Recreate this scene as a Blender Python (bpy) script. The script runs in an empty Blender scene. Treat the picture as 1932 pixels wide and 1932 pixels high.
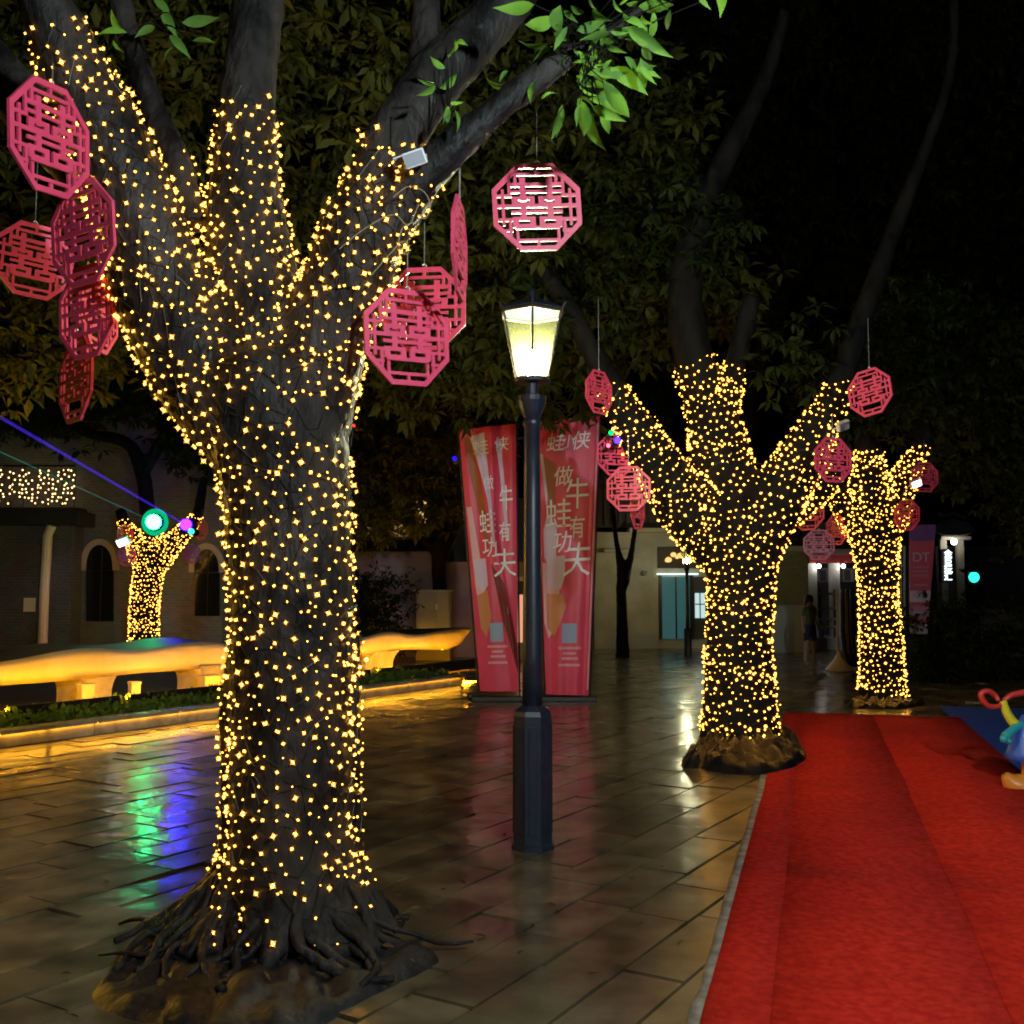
import bpy, bmesh, math, random
import numpy as np
from mathutils import Vector, Matrix, Euler
from mathutils.bvhtree import BVHTree
from mathutils import noise as mnoise
random.seed(7)
R = math.radians
C = bpy.context.scene.collection
sc = bpy.context.scene

# ------------------------------------------------------------------ camera
F, HZ, H = 1932.0, 1116.0, 1.65
PITCH = math.atan((HZ - 966) / F)
cam = bpy.data.objects.new('camera', bpy.data.cameras.new('camera'))
C.objects.link(cam); sc.camera = cam
cam.location = (0, 0, H); cam.rotation_euler = (math.pi / 2 + PITCH, 0, 0)
cam.data.sensor_width = 36; cam.data.lens = 36.0; cam.data.clip_end = 400; cam.data.clip_start = 0.05

# ------------------------------------------------------------------ night sky, faint moon, exposure
w = bpy.data.worlds.new('World'); sc.world = w; w.use_nodes = True
nt = w.node_tree
sky = nt.nodes.new('ShaderNodeTexSky'); sky.sky_type = 'NISHITA'; sky.sun_disc = False
sky.sun_elevation = R(-7); sky.sun_rotation = R(200)
bg = nt.nodes['Background']; bg.inputs['Strength'].default_value = 0.055
nt.links.new(sky.outputs[0], bg.inputs[0])
moon = bpy.data.objects.new('moon', bpy.data.lights.new('moon', 'SUN')); C.objects.link(moon)
moon.data.energy = 0.012; moon.data.angle = R(0.5); moon.data.color = (0.8, 0.87, 1.0)
moon.rotation_euler = (R(40), 0, R(-25))
sc.view_settings.view_transform = 'Standard'; sc.view_settings.look = 'None'
sc.view_settings.exposure = 0.0; sc.view_settings.gamma = 1.0
sc.cycles.sample_clamp_indirect = 2.0
sc.cycles.sample_clamp_direct = 0
sc.cycles.max_bounces = 5; sc.cycles.diffuse_bounces = 2; sc.cycles.glossy_bounces = 3
sc.cycles.transparent_max_bounces = 8
sc.cycles.pixel_filter_type = 'BLACKMAN_HARRIS'; sc.cycles.filter_width = 1.9
sc.cycles.use_denoising = True
sc.cycles.use_light_tree = True

# ------------------------------------------------------------------ helpers
def ray(px, py):
    a = (px - 966) / F; b = (966 - py) / F; c, s = math.cos(PITCH), math.sin(PITCH)
    return Vector((a, c - b * s, s + b * c))
def at(px, py, Y):
    d = ray(px, py); k = Y / d.y
    return Vector((d.x * k, Y, H + d.z * k))
def gr(px, py, z=0.0):
    d = ray(px, py); k = (z - H) / d.z
    return Vector((d.x * k, d.y * k, z))
def zat(py, Y): return at(966, py, Y).z
ORI = {}
def link(o, parent=None):
    C.objects.link(o)
    if parent is not None: o.parent = parent
    return o
def tag(o, label=None, cat=None, group=None, kind=None):
    if label: o['label'] = label
    if cat: o['category'] = cat
    if group: o['group'] = group
    if kind: o['kind'] = kind
    return o
def thing(name, label, cat, loc=(0, 0, 0), group=None):
    o = bpy.data.objects.new(name, None); o.empty_display_size = 0.1
    C.objects.link(o); o.location = loc; ORI[o.name] = Vector(loc)
    return tag(o, label, cat, group)
class MB:
    def __init__(s): s.v = []; s.f = []; s.m = []
    def add(s, vs, fs, mi=0):
        n = len(s.v); s.v += [tuple(x) for x in vs]
        for f in fs: s.f.append([i + n for i in f]); s.m.append(mi)
    def box(s, a, b, mi=0):
        x0, y0, z0 = a; x1, y1, z1 = b
        if x0 > x1: x0, x1 = x1, x0
        if y0 > y1: y0, y1 = y1, y0
        if z0 > z1: z0, z1 = z1, z0
        s.add([(x0,y0,z0),(x1,y0,z0),(x1,y1,z0),(x0,y1,z0),(x0,y0,z1),(x1,y0,z1),(x1,y1,z1),(x0,y1,z1)],
              [(0,3,2,1),(4,5,6,7),(0,1,5,4),(1,2,6,5),(2,3,7,6),(3,0,4,7)], mi)
        return s
    def obox(s, M, size, mi=0):      # oriented box, centre M
        hx, hy, hz = size[0]/2, size[1]/2, size[2]/2
        vs = [M @ Vector(p) for p in [(-hx,-hy,-hz),(hx,-hy,-hz),(hx,hy,-hz),(-hx,hy,-hz),(-hx,-hy,hz),(hx,-hy,hz),(hx,hy,hz),(-hx,hy,hz)]]
        s.add(vs, [(0,3,2,1),(4,5,6,7),(0,1,5,4),(1,2,6,5),(2,3,7,6),(3,0,4,7)], mi); return s
    def tube(s, pts, rad, n=10, mi=0, caps=True, wob=None):
        pts = [Vector(p) for p in pts]
        if not hasattr(rad, '__len__'): rad = [rad] * len(pts)
        t0 = (pts[1] - pts[0]).normalized()
        ref = Vector((0, 0, 1)) if abs(t0.z) < 0.9 else Vector((1, 0, 0))
        u = t0.cross(ref).normalized()
        base = len(s.v)
        for i, p in enumerate(pts):
            a = pts[max(0, i-1)]; b = pts[min(len(pts)-1, i+1)]
            t = (b - a).normalized()
            u = (u - t * u.dot(t)).normalized(); v = t.cross(u)
            for k in range(n):
                an = 2 * math.pi * k / n
                r = rad[i] * (wob(i, k) if wob else 1)
                s.v.append(tuple(p + (u * math.cos(an) + v * math.sin(an)) * r))
        for i in range(len(pts) - 1):
            for k in range(n):
                k2 = (k + 1) % n
                s.f.append([base+i*n+k, base+i*n+k2, base+(i+1)*n+k2, base+(i+1)*n+k]); s.m.append(mi)
        if caps:
            s.f.append([base + k for k in range(n)][::-1]); s.m.append(mi)
            e = base + (len(pts)-1)*n
            s.f.append([e + k for k in range(n)]); s.m.append(mi)
        return s
    def lathe(s, prof, c=(0,0,0), n=16, mi=0, ph=0.0):   # prof = [(r,z)]
        base = len(s.v)
        for r, z in prof:
            for k in range(n):
                a = 2*math.pi*k/n + ph
                s.v.append((c[0]+r*math.cos(a), c[1]+r*math.sin(a), c[2]+z))
        for i in range(len(prof)-1):
            for k in range(n):
                k2 = (k+1) % n
                s.f.append([base+i*n+k, base+i*n+k2, base+(i+1)*n+k2, base+(i+1)*n+k]); s.m.append(mi)
        s.f.append([base+k for k in range(n)][::-1]); s.m.append(mi)
        e = base+(len(prof)-1)*n
        s.f.append([e+k for k in range(n)]); s.m.append(mi)
        return s
    def ball(s, c, r, n=10, mi=0, sz=1.0):
        m = n // 2 + 1
        return s.lathe([(max(1e-4, r*math.sin(math.pi*i/m)), -r*sz*math.cos(math.pi*i/m)) for i in range(m+1)], c, n, mi)
    def prism(s, poly, a, b, plane='xz', mi=0):   # polygon extruded along the missing axis from a to b
        n = len(poly)
        def P(p, t):
            return (p[0], t, p[1]) if plane == 'xz' else ((t, p[0], p[1]) if plane == 'yz' else (p[0], p[1], t))
        s.add([P(p, a) for p in poly] + [P(p, b) for p in poly],
              [list(range(n)), list(range(n, 2*n))[::-1]] + [[i, n+i, n+(i+1) % n, (i+1) % n] for i in range(n)], mi)
        return s
    def mesh(s, name, off=(0,0,0), smooth=False, recalc=True):
        me = bpy.data.meshes.new(name)
        o = Vector(off)
        me.from_pydata([(x-o.x, y-o.y, z-o.z) for x, y, z in s.v], [], s.f)
        me.polygons.foreach_set('material_index', s.m)
        if recalc:
            bm = bmesh.new(); bm.from_mesh(me); bmesh.ops.recalc_face_normals(bm, faces=bm.faces); bm.to_mesh(me); bm.free()
        if smooth: me.polygons.foreach_set('use_smooth', [True]*len(me.polygons))
        me.update(); return me
    def build(s, name, mats, parent=None, smooth=False, bevel=0, recalc=True, **tg):
        off = ORI.get(parent.name, Vector()) if parent is not None else Vector()
        me = s.mesh(name, off, smooth, recalc)
        for m in (mats if isinstance(mats, (list, tuple)) else [mats]): me.materials.append(m)
        o = bpy.data.objects.new(name, me); link(o, parent)
        if parent is not None: ORI[o.name] = off
        if bevel:
            b = o.modifiers.new('b', 'BEVEL'); b.width = bevel; b.segments = 2; b.limit_method = 'ANGLE'
        if tg: tag(o, **tg)
        return o
def add_mesh(name, me, parent=None, loc=None, mat=None):
    o = bpy.data.objects.new(name, me); link(o, parent)
    if mat and not me.materials: me.materials.append(mat)
    if loc is not None: o.location = loc
    return o
def copy_tree(o, parent=None):
    c = o.copy(); C.objects.link(c); c.parent = parent
    for ch in list(o.children): copy_tree(ch, c)
    return c
def evaluated_mesh(o):
    dg = bpy.context.evaluated_depsgraph_get(); dg.update()
    return bpy.data.meshes.new_from_object(o.evaluated_get(dg))

# ------------------------------------------------------------------ materials
def mat(name, col, rough=0.6, spec=0.5, metal=0.0, emit=None, es=0.0, alpha=None, coat=0.0):
    m = bpy.data.materials.new(name); m.use_nodes = True
    b = m.node_tree.nodes['Principled BSDF']
    b.inputs['Base Color'].default_value = (*col, 1); b.inputs['Roughness'].default_value = rough
    b.inputs['Specular IOR Level'].default_value = spec; b.inputs['Metallic'].default_value = metal
    if coat: b.inputs['Coat Weight'].default_value = coat; b.inputs['Coat Roughness'].default_value = 0.12
    if emit: b.inputs['Emission Color'].default_value = (*emit, 1); b.inputs['Emission Strength'].default_value = es
    return m
def N(m, t, **kw):
    n = m.node_tree.nodes.new(t)
    for k, v in kw.items():
        if k.startswith('i_'): n.inputs[k[2:].replace('_', ' ')].default_value = v
        else: setattr(n, k, v)
    return n
def L(m, a, b): m.node_tree.links.new(a, b)
def pb(m): return m.node_tree.nodes['Principled BSDF']
def noisy(m, c1, c2, scale=5, coords='Object', detail=5, stretch=None, bump=0.0, bscale=None, bdist=0.02, rlo=None, rhi=None, lo=0.35, hi=0.65, rand=0.0):
    src = N(m, 'ShaderNodeNewGeometry').outputs['Position'] if coords == 'World' else N(m, 'ShaderNodeTexCoord').outputs[coords]
    mp = N(m, 'ShaderNodeMapping')
    if stretch: mp.inputs['Scale'].default_value = stretch
    L(m, src, mp.inputs[0])
    n = N(m, 'ShaderNodeTexNoise'); n.inputs['Scale'].default_value = scale; n.inputs['Detail'].default_value = detail
    L(m, mp.outputs[0], n.inputs['Vector'])
    r = N(m, 'ShaderNodeValToRGB'); r.color_ramp.elements[0].position = lo; r.color_ramp.elements[1].position = hi
    r.color_ramp.elements[0].color = (*c1, 1); r.color_ramp.elements[1].color = (*c2, 1)
    L(m, n.outputs['Fac'], r.inputs[0])
    out = r.outputs[0]
    if rand:
        oi = N(m, 'ShaderNodeObjectInfo'); hs = N(m, 'ShaderNodeHueSaturation')
        mr = N(m, 'ShaderNodeMapRange'); mr.inputs[3].default_value = 1 - rand; mr.inputs[4].default_value = 1 + rand
        L(m, oi.outputs['Random'], mr.inputs[0]); L(m, mr.outputs[0], hs.inputs['Value']); L(m, out, hs.inputs['Color']); out = hs.outputs[0]
    L(m, out, pb(m).inputs['Base Color'])
    if rlo is not None:
        n3 = N(m, 'ShaderNodeTexNoise'); n3.inputs['Scale'].default_value = scale * 0.6; n3.inputs['Detail'].default_value = 4
        L(m, mp.outputs[0], n3.inputs['Vector'])
        mr2 = N(m, 'ShaderNodeMapRange'); mr2.inputs[1].default_value = 0.3; mr2.inputs[2].default_value = 0.7
        mr2.inputs[3].default_value = rlo; mr2.inputs[4].default_value = rhi
        L(m, n3.outputs['Fac'], mr2.inputs[0]); L(m, mr2.outputs[0], pb(m).inputs['Roughness'])
    if bump:
        n2 = N(m, 'ShaderNodeTexNoise'); n2.inputs['Scale'].default_value = bscale or scale * 4; n2.inputs['Detail'].default_value = 6
        L(m, mp.outputs[0], n2.inputs['Vector'])
        bp = N(m, 'ShaderNodeBump'); bp.inputs['Strength'].default_value = bump; bp.inputs['Distance'].default_value = bdist
        L(m, n2.outputs['Fac'], bp.inputs['Height']); L(m, bp.outputs[0], pb(m).inputs['Normal'])
    return m
def emis(name, col, s):
    m = bpy.data.materials.new(name); m.use_nodes = True
    n = m.node_tree.nodes; n.clear()
    e = n.new('ShaderNodeEmission'); e.inputs[0].default_value = (*col, 1); e.inputs[1].default_value = s
    o = n.new('ShaderNodeOutputMaterial'); m.node_tree.links.new(e.outputs[0], o.inputs[0])
    return m
M = {}
M['slab'] = noisy(mat('wet stone slab', (.07,.07,.065), .2, .32), (.062,.046,.024), (.165,.126,.066), 3.2, 'World', 8, bump=.35, bscale=9, bdist=.006, rlo=.30, rhi=.50, rand=.38)
def wet_film(m):
    g_ = N(m, 'ShaderNodeNewGeometry'); n1 = N(m, 'ShaderNodeTexNoise'); n1.inputs['Scale'].default_value = .9; n1.inputs['Detail'].default_value = 5
    L(m, g_.outputs['Position'], n1.inputs['Vector']); mr = N(m, 'ShaderNodeMapRange'); mr.inputs[1].default_value = .32; mr.inputs[2].default_value = .58; mr.inputs[3].default_value = .25; mr.inputs[4].default_value = 1.0
    L(m, n1.outputs['Fac'], mr.inputs[0]); L(m, mr.outputs[0], pb(m).inputs['Coat Weight'])
    n2 = N(m, 'ShaderNodeTexNoise'); n2.inputs['Scale'].default_value = 5; n2.inputs['Detail'].default_value = 5; L(m, g_.outputs['Position'], n2.inputs['Vector'])
    m2 = N(m, 'ShaderNodeMapRange'); m2.inputs[1].default_value = .3; m2.inputs[2].default_value = .7; m2.inputs[3].default_value = .07; m2.inputs[4].default_value = .24; L(m, n2.outputs['Fac'], m2.inputs[0]); L(m, m2.outputs[0], pb(m).inputs['Coat Roughness'])
    pb(m).inputs['Coat IOR'].default_value = 1.38
    n3 = N(m, 'ShaderNodeTexNoise'); n3.inputs['Scale'].default_value = 4.5; n3.inputs['Detail'].default_value = 4; L(m, g_.outputs['Position'], n3.inputs['Vector'])
    b_ = N(m, 'ShaderNodeBump'); b_.inputs['Strength'].default_value = .45; b_.inputs['Distance'].default_value = .02; L(m, n3.outputs['Fac'], b_.inputs['Height']); L(m, b_.outputs[0], pb(m).inputs['Coat Normal'])
wet_film(M['slab'])
M['joint'] = noisy(mat('wet joint', (.015,.015,.014), .5), (.012,.012,.011), (.03,.028,.024), 6)
M['bark'] = noisy(mat('fig bark', (.1,.1,.1), .6, .15), (.006,.005,.0048), (.038,.032,.028), 5, 'Object', 8, (1, 1, .45), bump=.9, bscale=22, bdist=.03, rlo=.35, rhi=.7)
M['bark_far'] = noisy(mat('dark bark', (.06,.05,.045), .8, .12), (.004,.0035,.0035), (.012,.010,.009), 8, 'Object', 6, (1, 1, .3), bump=.5, bscale=20)
M['mound'] = noisy(mat('wet root mound', (.02,.02,.02), .4), (.003,.003,.005), (.011,.009,.008), 4.5, 'Object', 7, bump=.7, bscale=22, bdist=.02, rlo=.4, rhi=.75, lo=.45, hi=.7)
M['sheet'] = noisy(mat('black ground sheet', (.012,.012,.014), .3), (.004,.004,.005), (.010,.009,.010), 5, bump=.4, bscale=12, bdist=.02, rlo=.18, rhi=.45)
def leafmat(name, c1, c2, tr=.35, spec=.08):
    m = mat(name, c1, .6, spec)
    noisy(m, c1, c2, 1.3, 'Object', 3)
    t = N(m, 'ShaderNodeBsdfTranslucent'); t.inputs[0].default_value = (c2[0]*1.2, c2[1]*1.3, c2[2]*.6, 1)
    mx = N(m, 'ShaderNodeMixShader'); mx.inputs[0].default_value = tr
    o = m.node_tree.nodes['Material Output']
    L(m, pb(m).outputs[0], mx.inputs[1]); L(m, t.outputs[0], mx.inputs[2]); L(m, mx.outputs[0], o.inputs[0])
    return m
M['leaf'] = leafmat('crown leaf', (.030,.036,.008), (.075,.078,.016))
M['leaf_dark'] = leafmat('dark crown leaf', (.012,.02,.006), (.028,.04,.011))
M['leaf_near'] = leafmat('glossy green leaf', (.09,.22,.03), (.15,.31,.05), .45, .35)
M['shrub'] = leafmat('ground cover leaf', (.05,.11,.02), (.10,.19,.035), .35, .3)
M['bulb'] = emis('warm bulb', (1.0, .45, .07), 27)
M['bulb_glow'] = emis('amber bulb glow', (1.0, .42, .04), 1.6); M['bulb_glow'].cycles.emission_sampling = 'NONE'  # spikes glow faintly to stand for the shine around each bulb
M['wire'] = mat('dark green wire', (.008,.012,.008), .5)
M['octa'] = noisy(mat('red lacquer panel', (.6,.05,.09), .38, .5), (.62,.050,.115), (.70,.064,.14), 9, 'Object', 3)
M['thread'] = mat('steel wire', (.35,.34,.32), .4, .5, .6)
M['white_wire'] = mat('white cable tie', (.75,.75,.73), .4)
M['iron'] = noisy(mat('dark blue painted iron', (.012,.016,.028), .38, .5), (.010,.014,.026), (.018,.022,.034), 12, bump=.1, bscale=40, bdist=.004)
M['lamp_frame'] = mat('lantern frame', (.06,.05,.035), .45, .5, .3)
M['carpet'] = noisy(mat('red carpet', (.5,.02,.02), .95, .1), (.72,.022,.014), (.94,.045,.026), 22, 'Object', 10, bump=1.0, bscale=200, bdist=.012, rand=.03)
def worn(m, scale, lo_, amount):      # broad dirt and wear over a surface
    g_ = N(m, 'ShaderNodeNewGeometry'); n1 = N(m, 'ShaderNodeTexNoise'); n1.inputs['Scale'].default_value = scale; n1.inputs['Detail'].default_value = 7; n1.inputs['Roughness'].default_value = .65
    L(m, g_.outputs['Position'], n1.inputs['Vector']); mr = N(m, 'ShaderNodeMapRange'); mr.inputs[1].default_value = .35; mr.inputs[2].default_value = .62; mr.inputs[3].default_value = lo_; mr.inputs[4].default_value = 1
    L(m, n1.outputs['Fac'], mr.inputs[0]); mx = N(m, 'ShaderNodeMix', data_type='RGBA', blend_type='MULTIPLY'); mx.inputs[0].default_value = amount
    old = pb(m).inputs['Base Color'].links[0].from_socket; L(m, old, mx.inputs[6]); L(m, mr.outputs[0], mx.inputs[7]); L(m, mx.outputs[2], pb(m).inputs['Base Color'])
worn(M['carpet'], 1.1, .82, .8); worn(M['slab'], .8, .5, .9)
M['blue'] = noisy(mat('blue mat', (.01,.05,.3), .8, .2), (.010,.055,.36), (.018,.09,.50), 10, 'Object', 6, bump=.5, bscale=150, bdist=.008)
M['trim'] = noisy(mat('worn pale edging', (.3,.28,.24), .55), (.16,.15,.13), (.42,.39,.33), 8, 'Object', 6)
M['banner'] = noisy(mat('red banner fabric', (.5,.04,.06), .42, .4), (.64,.04,.10), (.74,.065,.15), 1.2, 'Object', 3)
M['b_white'] = mat('printed lilac white', (.80,.86,.98), .5)
M['b_orange'] = mat('printed orange', (.6,.22,.08), .5)
M['b_brown'] = mat('printed rust', (.34,.08,.02), .5)
M['b_pink'] = mat('printed pink', (.78,.42,.5), .5)
M['b_dark'] = mat('printed dark red', (.18,.015,.02), .5)
M['b_lilac'] = mat('printed lilac', (.66,.52,.76), .5)
M['b_blue'] = mat('printed pale blue', (.28,.36,.56), .5)
M['concrete'] = noisy(mat('pale concrete', (.5,.46,.4), .6), (.42,.38,.33), (.6,.56,.5), 5, 'Object', 6, bump=.15, bscale=30)
M['bench'] = noisy(mat('moulded bench shell', (.7,.62,.5), .5), (.62,.54,.42), (.76,.68,.56), 1.6, 'Object', 5, (1, 1, .5))
M['bench_top'] = mat('dark bench seat', (.05,.05,.05), .4)
M['kerb'] = noisy(mat('stone kerb', (.3,.27,.22), .35), (.2,.18,.15), (.36,.33,.28), 5, 'Object', 6, bump=.3, bscale=20, bdist=.01, rlo=.15, rhi=.5)
M['soil'] = noisy(mat('dark soil', (.02,.015,.01), .9), (.01,.008,.006), (.03,.022,.015), 9)
M['led'] = emis('amber led tube', (1.0, .38, .007), 110)
M['led_kerb_fill'] = emis('amber kerb fill strip', (1.0, .42, .02), 45)
M['led_low'] = emis('amber led strip', (1.0, .36, .008), 45)
M['litter'] = noisy(mat('dead leaf', (.06,.03,.012), .6), (.03,.016,.008), (.11,.06,.02), 3, 'World', 2)
M['white_box'] = mat('white painted box', (.42,.42,.42), .5)
M['cabinet'] = mat('grey metal cabinet', (.32,.33,.36), .45, .5, .2)
def brick(name, c1, c2, mortar, sc_=7.0, bump=.3):
    m = mat(name, c1, .75)
    tc = N(m, 'ShaderNodeTexCoord'); sp = N(m, 'ShaderNodeSeparateXYZ'); cb = N(m, 'ShaderNodeCombineXYZ')
    ad = N(m, 'ShaderNodeMath', operation='ADD')
    L(m, tc.outputs['Object'], sp.inputs[0]); L(m, sp.outputs[0], ad.inputs[0]); L(m, sp.outputs[1], ad.inputs[1])
    L(m, ad.outputs[0], cb.inputs[0]); L(m, sp.outputs[2], cb.inputs[1])
    b = N(m, 'ShaderNodeTexBrick'); b.inputs['Scale'].default_value = sc_
    b.inputs['Color1'].default_value = (*c1, 1); b.inputs['Color2'].default_value = (*c2, 1); b.inputs['Mortar'].default_value = (*mortar, 1)
    b.inputs['Mortar Size'].default_value = .018
    L(m, cb.outputs[0], b.inputs[0])
    n = N(m, 'ShaderNodeTexNoise'); n.inputs['Scale'].default_value = 2.0; n.inputs['Detail'].default_value = 6
    L(m, tc.outputs['Object'], n.inputs['Vector'])
    mx = N(m, 'ShaderNodeMix', data_type='RGBA', blend_type='MULTIPLY'); mx.inputs[0].default_value = .7
    L(m, b.outputs[0], mx.inputs[6]); L(m, n.outputs['Color'], mx.inputs[7]); L(m, mx.outputs[2], pb(m).inputs['Base Color'])
    bp = N(m, 'ShaderNodeBump'); bp.inputs['Strength'].default_value = bump; bp.inputs['Distance'].default_value = .02
    L(m, b.outputs['Fac'], bp.inputs['Height']); bp.invert = True; L(m, bp.outputs[0], pb(m).inputs['Normal'])
    return m
M['brick'] = brick('grey brick', (.14,.17,.23), (.19,.23,.30), (.25,.29,.36), 3.4)
M['brick_blue'] = brick('blue grey brick', (.09,.12,.18), (.13,.16,.23), (.19,.22,.28), 3.4)
M['brick_tan'] = brick('tan brick', (.34,.29,.20), (.42,.36,.26), (.3,.27,.2), 3.4)
M['cream'] = noisy(mat('cream plaster', (.5,.47,.38), .7), (.40,.37,.29), (.56,.52,.42), 1.4, 'Object', 6)
M['purple'] = noisy(mat('mauve plaster', (.3,.22,.27), .75), (.26,.19,.24), (.36,.28,.32), 1.5, 'Object', 6)
M['tile_roof'] = mat('dark roof tiles', (.03,.03,.032), .5)
M['dark_wood'] = mat('dark timber', (.05,.035,.022), .6)
M['glass_dark'] = mat('dark window glass', (.008,.012,.014), .12, .5)
M['stone_trim'] = mat('pale stone trim', (.42,.41,.40), .6)
M['white_paint'] = mat('white paint', (.75,.75,.73), .5)
M['red_paint'] = mat('red painted beam', (.4,.05,.05), .5)
M['black'] = mat('black metal', (.012,.012,.014), .4)
M['teal_glass'] = mat('teal lit glass', (.05,.14,.15), .15, .5, emit=(.10,.30,.33), es=.22)
M['grey_dark'] = mat('dark render', (.06,.06,.065), .7)

# ------------------------------------------------------------------ structure: ground, paving, carpets
g = MB(); g.add([(-120,-40,-.03),(120,-40,-.03),(120,200,-.03),(-120,200,-.03)], [(0,1,2,3)])
g.build('ground', M['joint'], kind='structure')

PD = R(31.5); U = Vector((math.sin(PD), math.cos(PD), 0)); V = Vector((math.cos(PD), -math.sin(PD), 0))
pavement = bpy.data.objects.new('pavement', None); C.objects.link(pavement); tag(pavement, kind='structure')
def slab_mesh():
    mb = MB(); mb.box((-.5,-.5,-.05),(.5,.5,0))
    me = mb.mesh('slab'); bm = bmesh.new(); bm.from_mesh(me)
    bmesh.ops.bevel(bm, geom=[e for e in bm.edges if all(v.co.z > -.01 for v in e.verts)] , offset=.006, segments=2, affect='EDGES')
    bm.to_mesh(me); bm.free(); me.materials.append(M['slab']); return me
SLAB = slab_mesh()
# carpet edges on the ground
cl0, cl1 = gr(1322, 1932), gr(1480, 1345)
cdir = (cl1 - cl0).normalized(); cnor = Vector((cdir.y, -cdir.x, 0))
def carpet_x(p): return (p - cl0).dot(cnor)
rng = random.Random(3)
cells = []
vpos = -16.0
while vpos < 9.0:
    wd = rng.choice((.29,.31,.33,.38)); upos = -14 + rng.uniform(0, 1.0)
    while upos < 40:
        ln = rng.choice((.6,.75,.9,.9,1.05))
        c = U * (upos + ln/2) + V * (vpos + wd/2)
        cells.append((c, ln, wd)); upos += ln
    vpos += wd
def on_screen(c):
    if c.y < 1.5: return None
    px = 966 + F * c.x / c.y; py = HZ + F * H / c.y
    return px, py
k0, k1 = gr(0, 1410), gr(880, 1290); kd = (k1 - k0).normalized(); kn = Vector((-kd.y, kd.x, 0))  # kn points to the planter
keep = []; rest = []
for c, ln, wd in cells:
    if carpet_x(c) > .25 and c.y < 13.6: continue
    s = on_screen(c)
    beyond = (c - k0).dot(kn) > -.08 and (c - k0).dot(kd) < (k1 - k0).length + .4
    if beyond: continue
    if s and -90 < s[0] < 2050 and 1140 < s[1] < 2010:
        keep.append((c.length, c, ln, wd))
    elif c.y > -3 and c.length < 38: rest.append((c, ln, wd))
keep.sort(key=lambda t: t[0])
for d, c, ln, wd in keep[:300]:
    o = add_mesh('slab', SLAB, pavement)
    o.location = (c.x, c.y, rng.uniform(-.004, .003)); o.scale = (ln - .012, wd - .012, 1)
    o.rotation_euler = (rng.gauss(0, .007), rng.gauss(0, .007), math.pi/2 - PD)
mb = MB()
for c, ln, wd in [t[1:] for t in keep[300:]] + rest:
    Mx = Matrix.Translation((c.x, c.y, rng.uniform(-.004, .003) - .02)) @ Euler((rng.gauss(0, .008), rng.gauss(0, .008), math.pi/2 - PD)).to_matrix().to_4x4()
    mb.obox(Mx, (ln - .012, wd - .012, .04))
fs = mb.build('far_slabs', M['slab'], pavement, recalc=False); fs['kind'] = 'stuff'

# red carpet in three strips, blue mat
red = thing('red_carpet', 'long red carpet laid in strips along the right of the wet paving', 'carpet', (cl0.x, cl0.y, 0))
def strip(name, x0, x1, l0, l1, z, mt, parent, n=40):
    m_ = MB(); vs = []; fs_ = []
    for i in range(n + 1):
        t = l0 + (l1 - l0) * i / n
        for j, x in enumerate((x0, (x0+x1)/2, x1)):
            wv = (.016 * mnoise.noise(Vector((t * .8, x, 3))) + .012 * mnoise.noise(Vector((t * 4, x, 9)))) if j != 1 else 0
            p = cl0 + cdir * t + cnor * (x + wv)
            vs.append((p.x, p.y, z + .003 * mnoise.noise(Vector((t * 2, x * 2, 0))) + .006 * abs(mnoise.noise(Vector((t * .9, x * 3, 5))))))
    for i in range(n):
        for j in range(2): fs_.append((i*3+j, i*3+j+1, (i+1)*3+j+1, (i+1)*3+j))
    m_.add(vs, fs_); ob = m_.build(name, mt, parent, recalc=False, smooth=True)
    sd = ob.modifiers.new('s', 'SOLIDIFY'); sd.thickness = .006; sd.offset = -1
    return ob
clen = (cl1 - cl0).length
xs1 = carpet_x(gr(1515, 1360)); xs2 = carpet_x(gr(1652, 1360)); xs3 = carpet_x(gr(1800, 1347)) ; xe = carpet_x(gr(1925, 1460))
xs3 = (xs3 + xe) / 2
strip('carpet_strip', 0, xs1 + .02, -6, clen, .012, M['carpet'], red)
strip('carpet_strip', xs1, xs2 + .02, -6, clen, .016, M['carpet'], red)
strip('carpet_strip', xs2, xs3, -6, clen, .021, M['carpet'], red)
strip('edge_trim', -.05, .03, -6, clen * .93, .006, M['trim'], red, 160)
bl = MB(); a = cl0 + cdir * -6 + cnor * (xs3 - .1); b = cl0 + cdir * (clen + 1.4) + cnor * (xs3 - .1)
c = b + cnor * 9; d = a + cnor * 9
bl.add([(a.x,a.y,.011),(d.x,d.y,.011),(c.x,c.y,.011),(b.x,b.y,.011)], [(0,1,2,3)])
bl.build('blue_mat', M['blue'], label='blue rubber mat beside the red carpet at the right edge', cat='mat')

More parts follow.
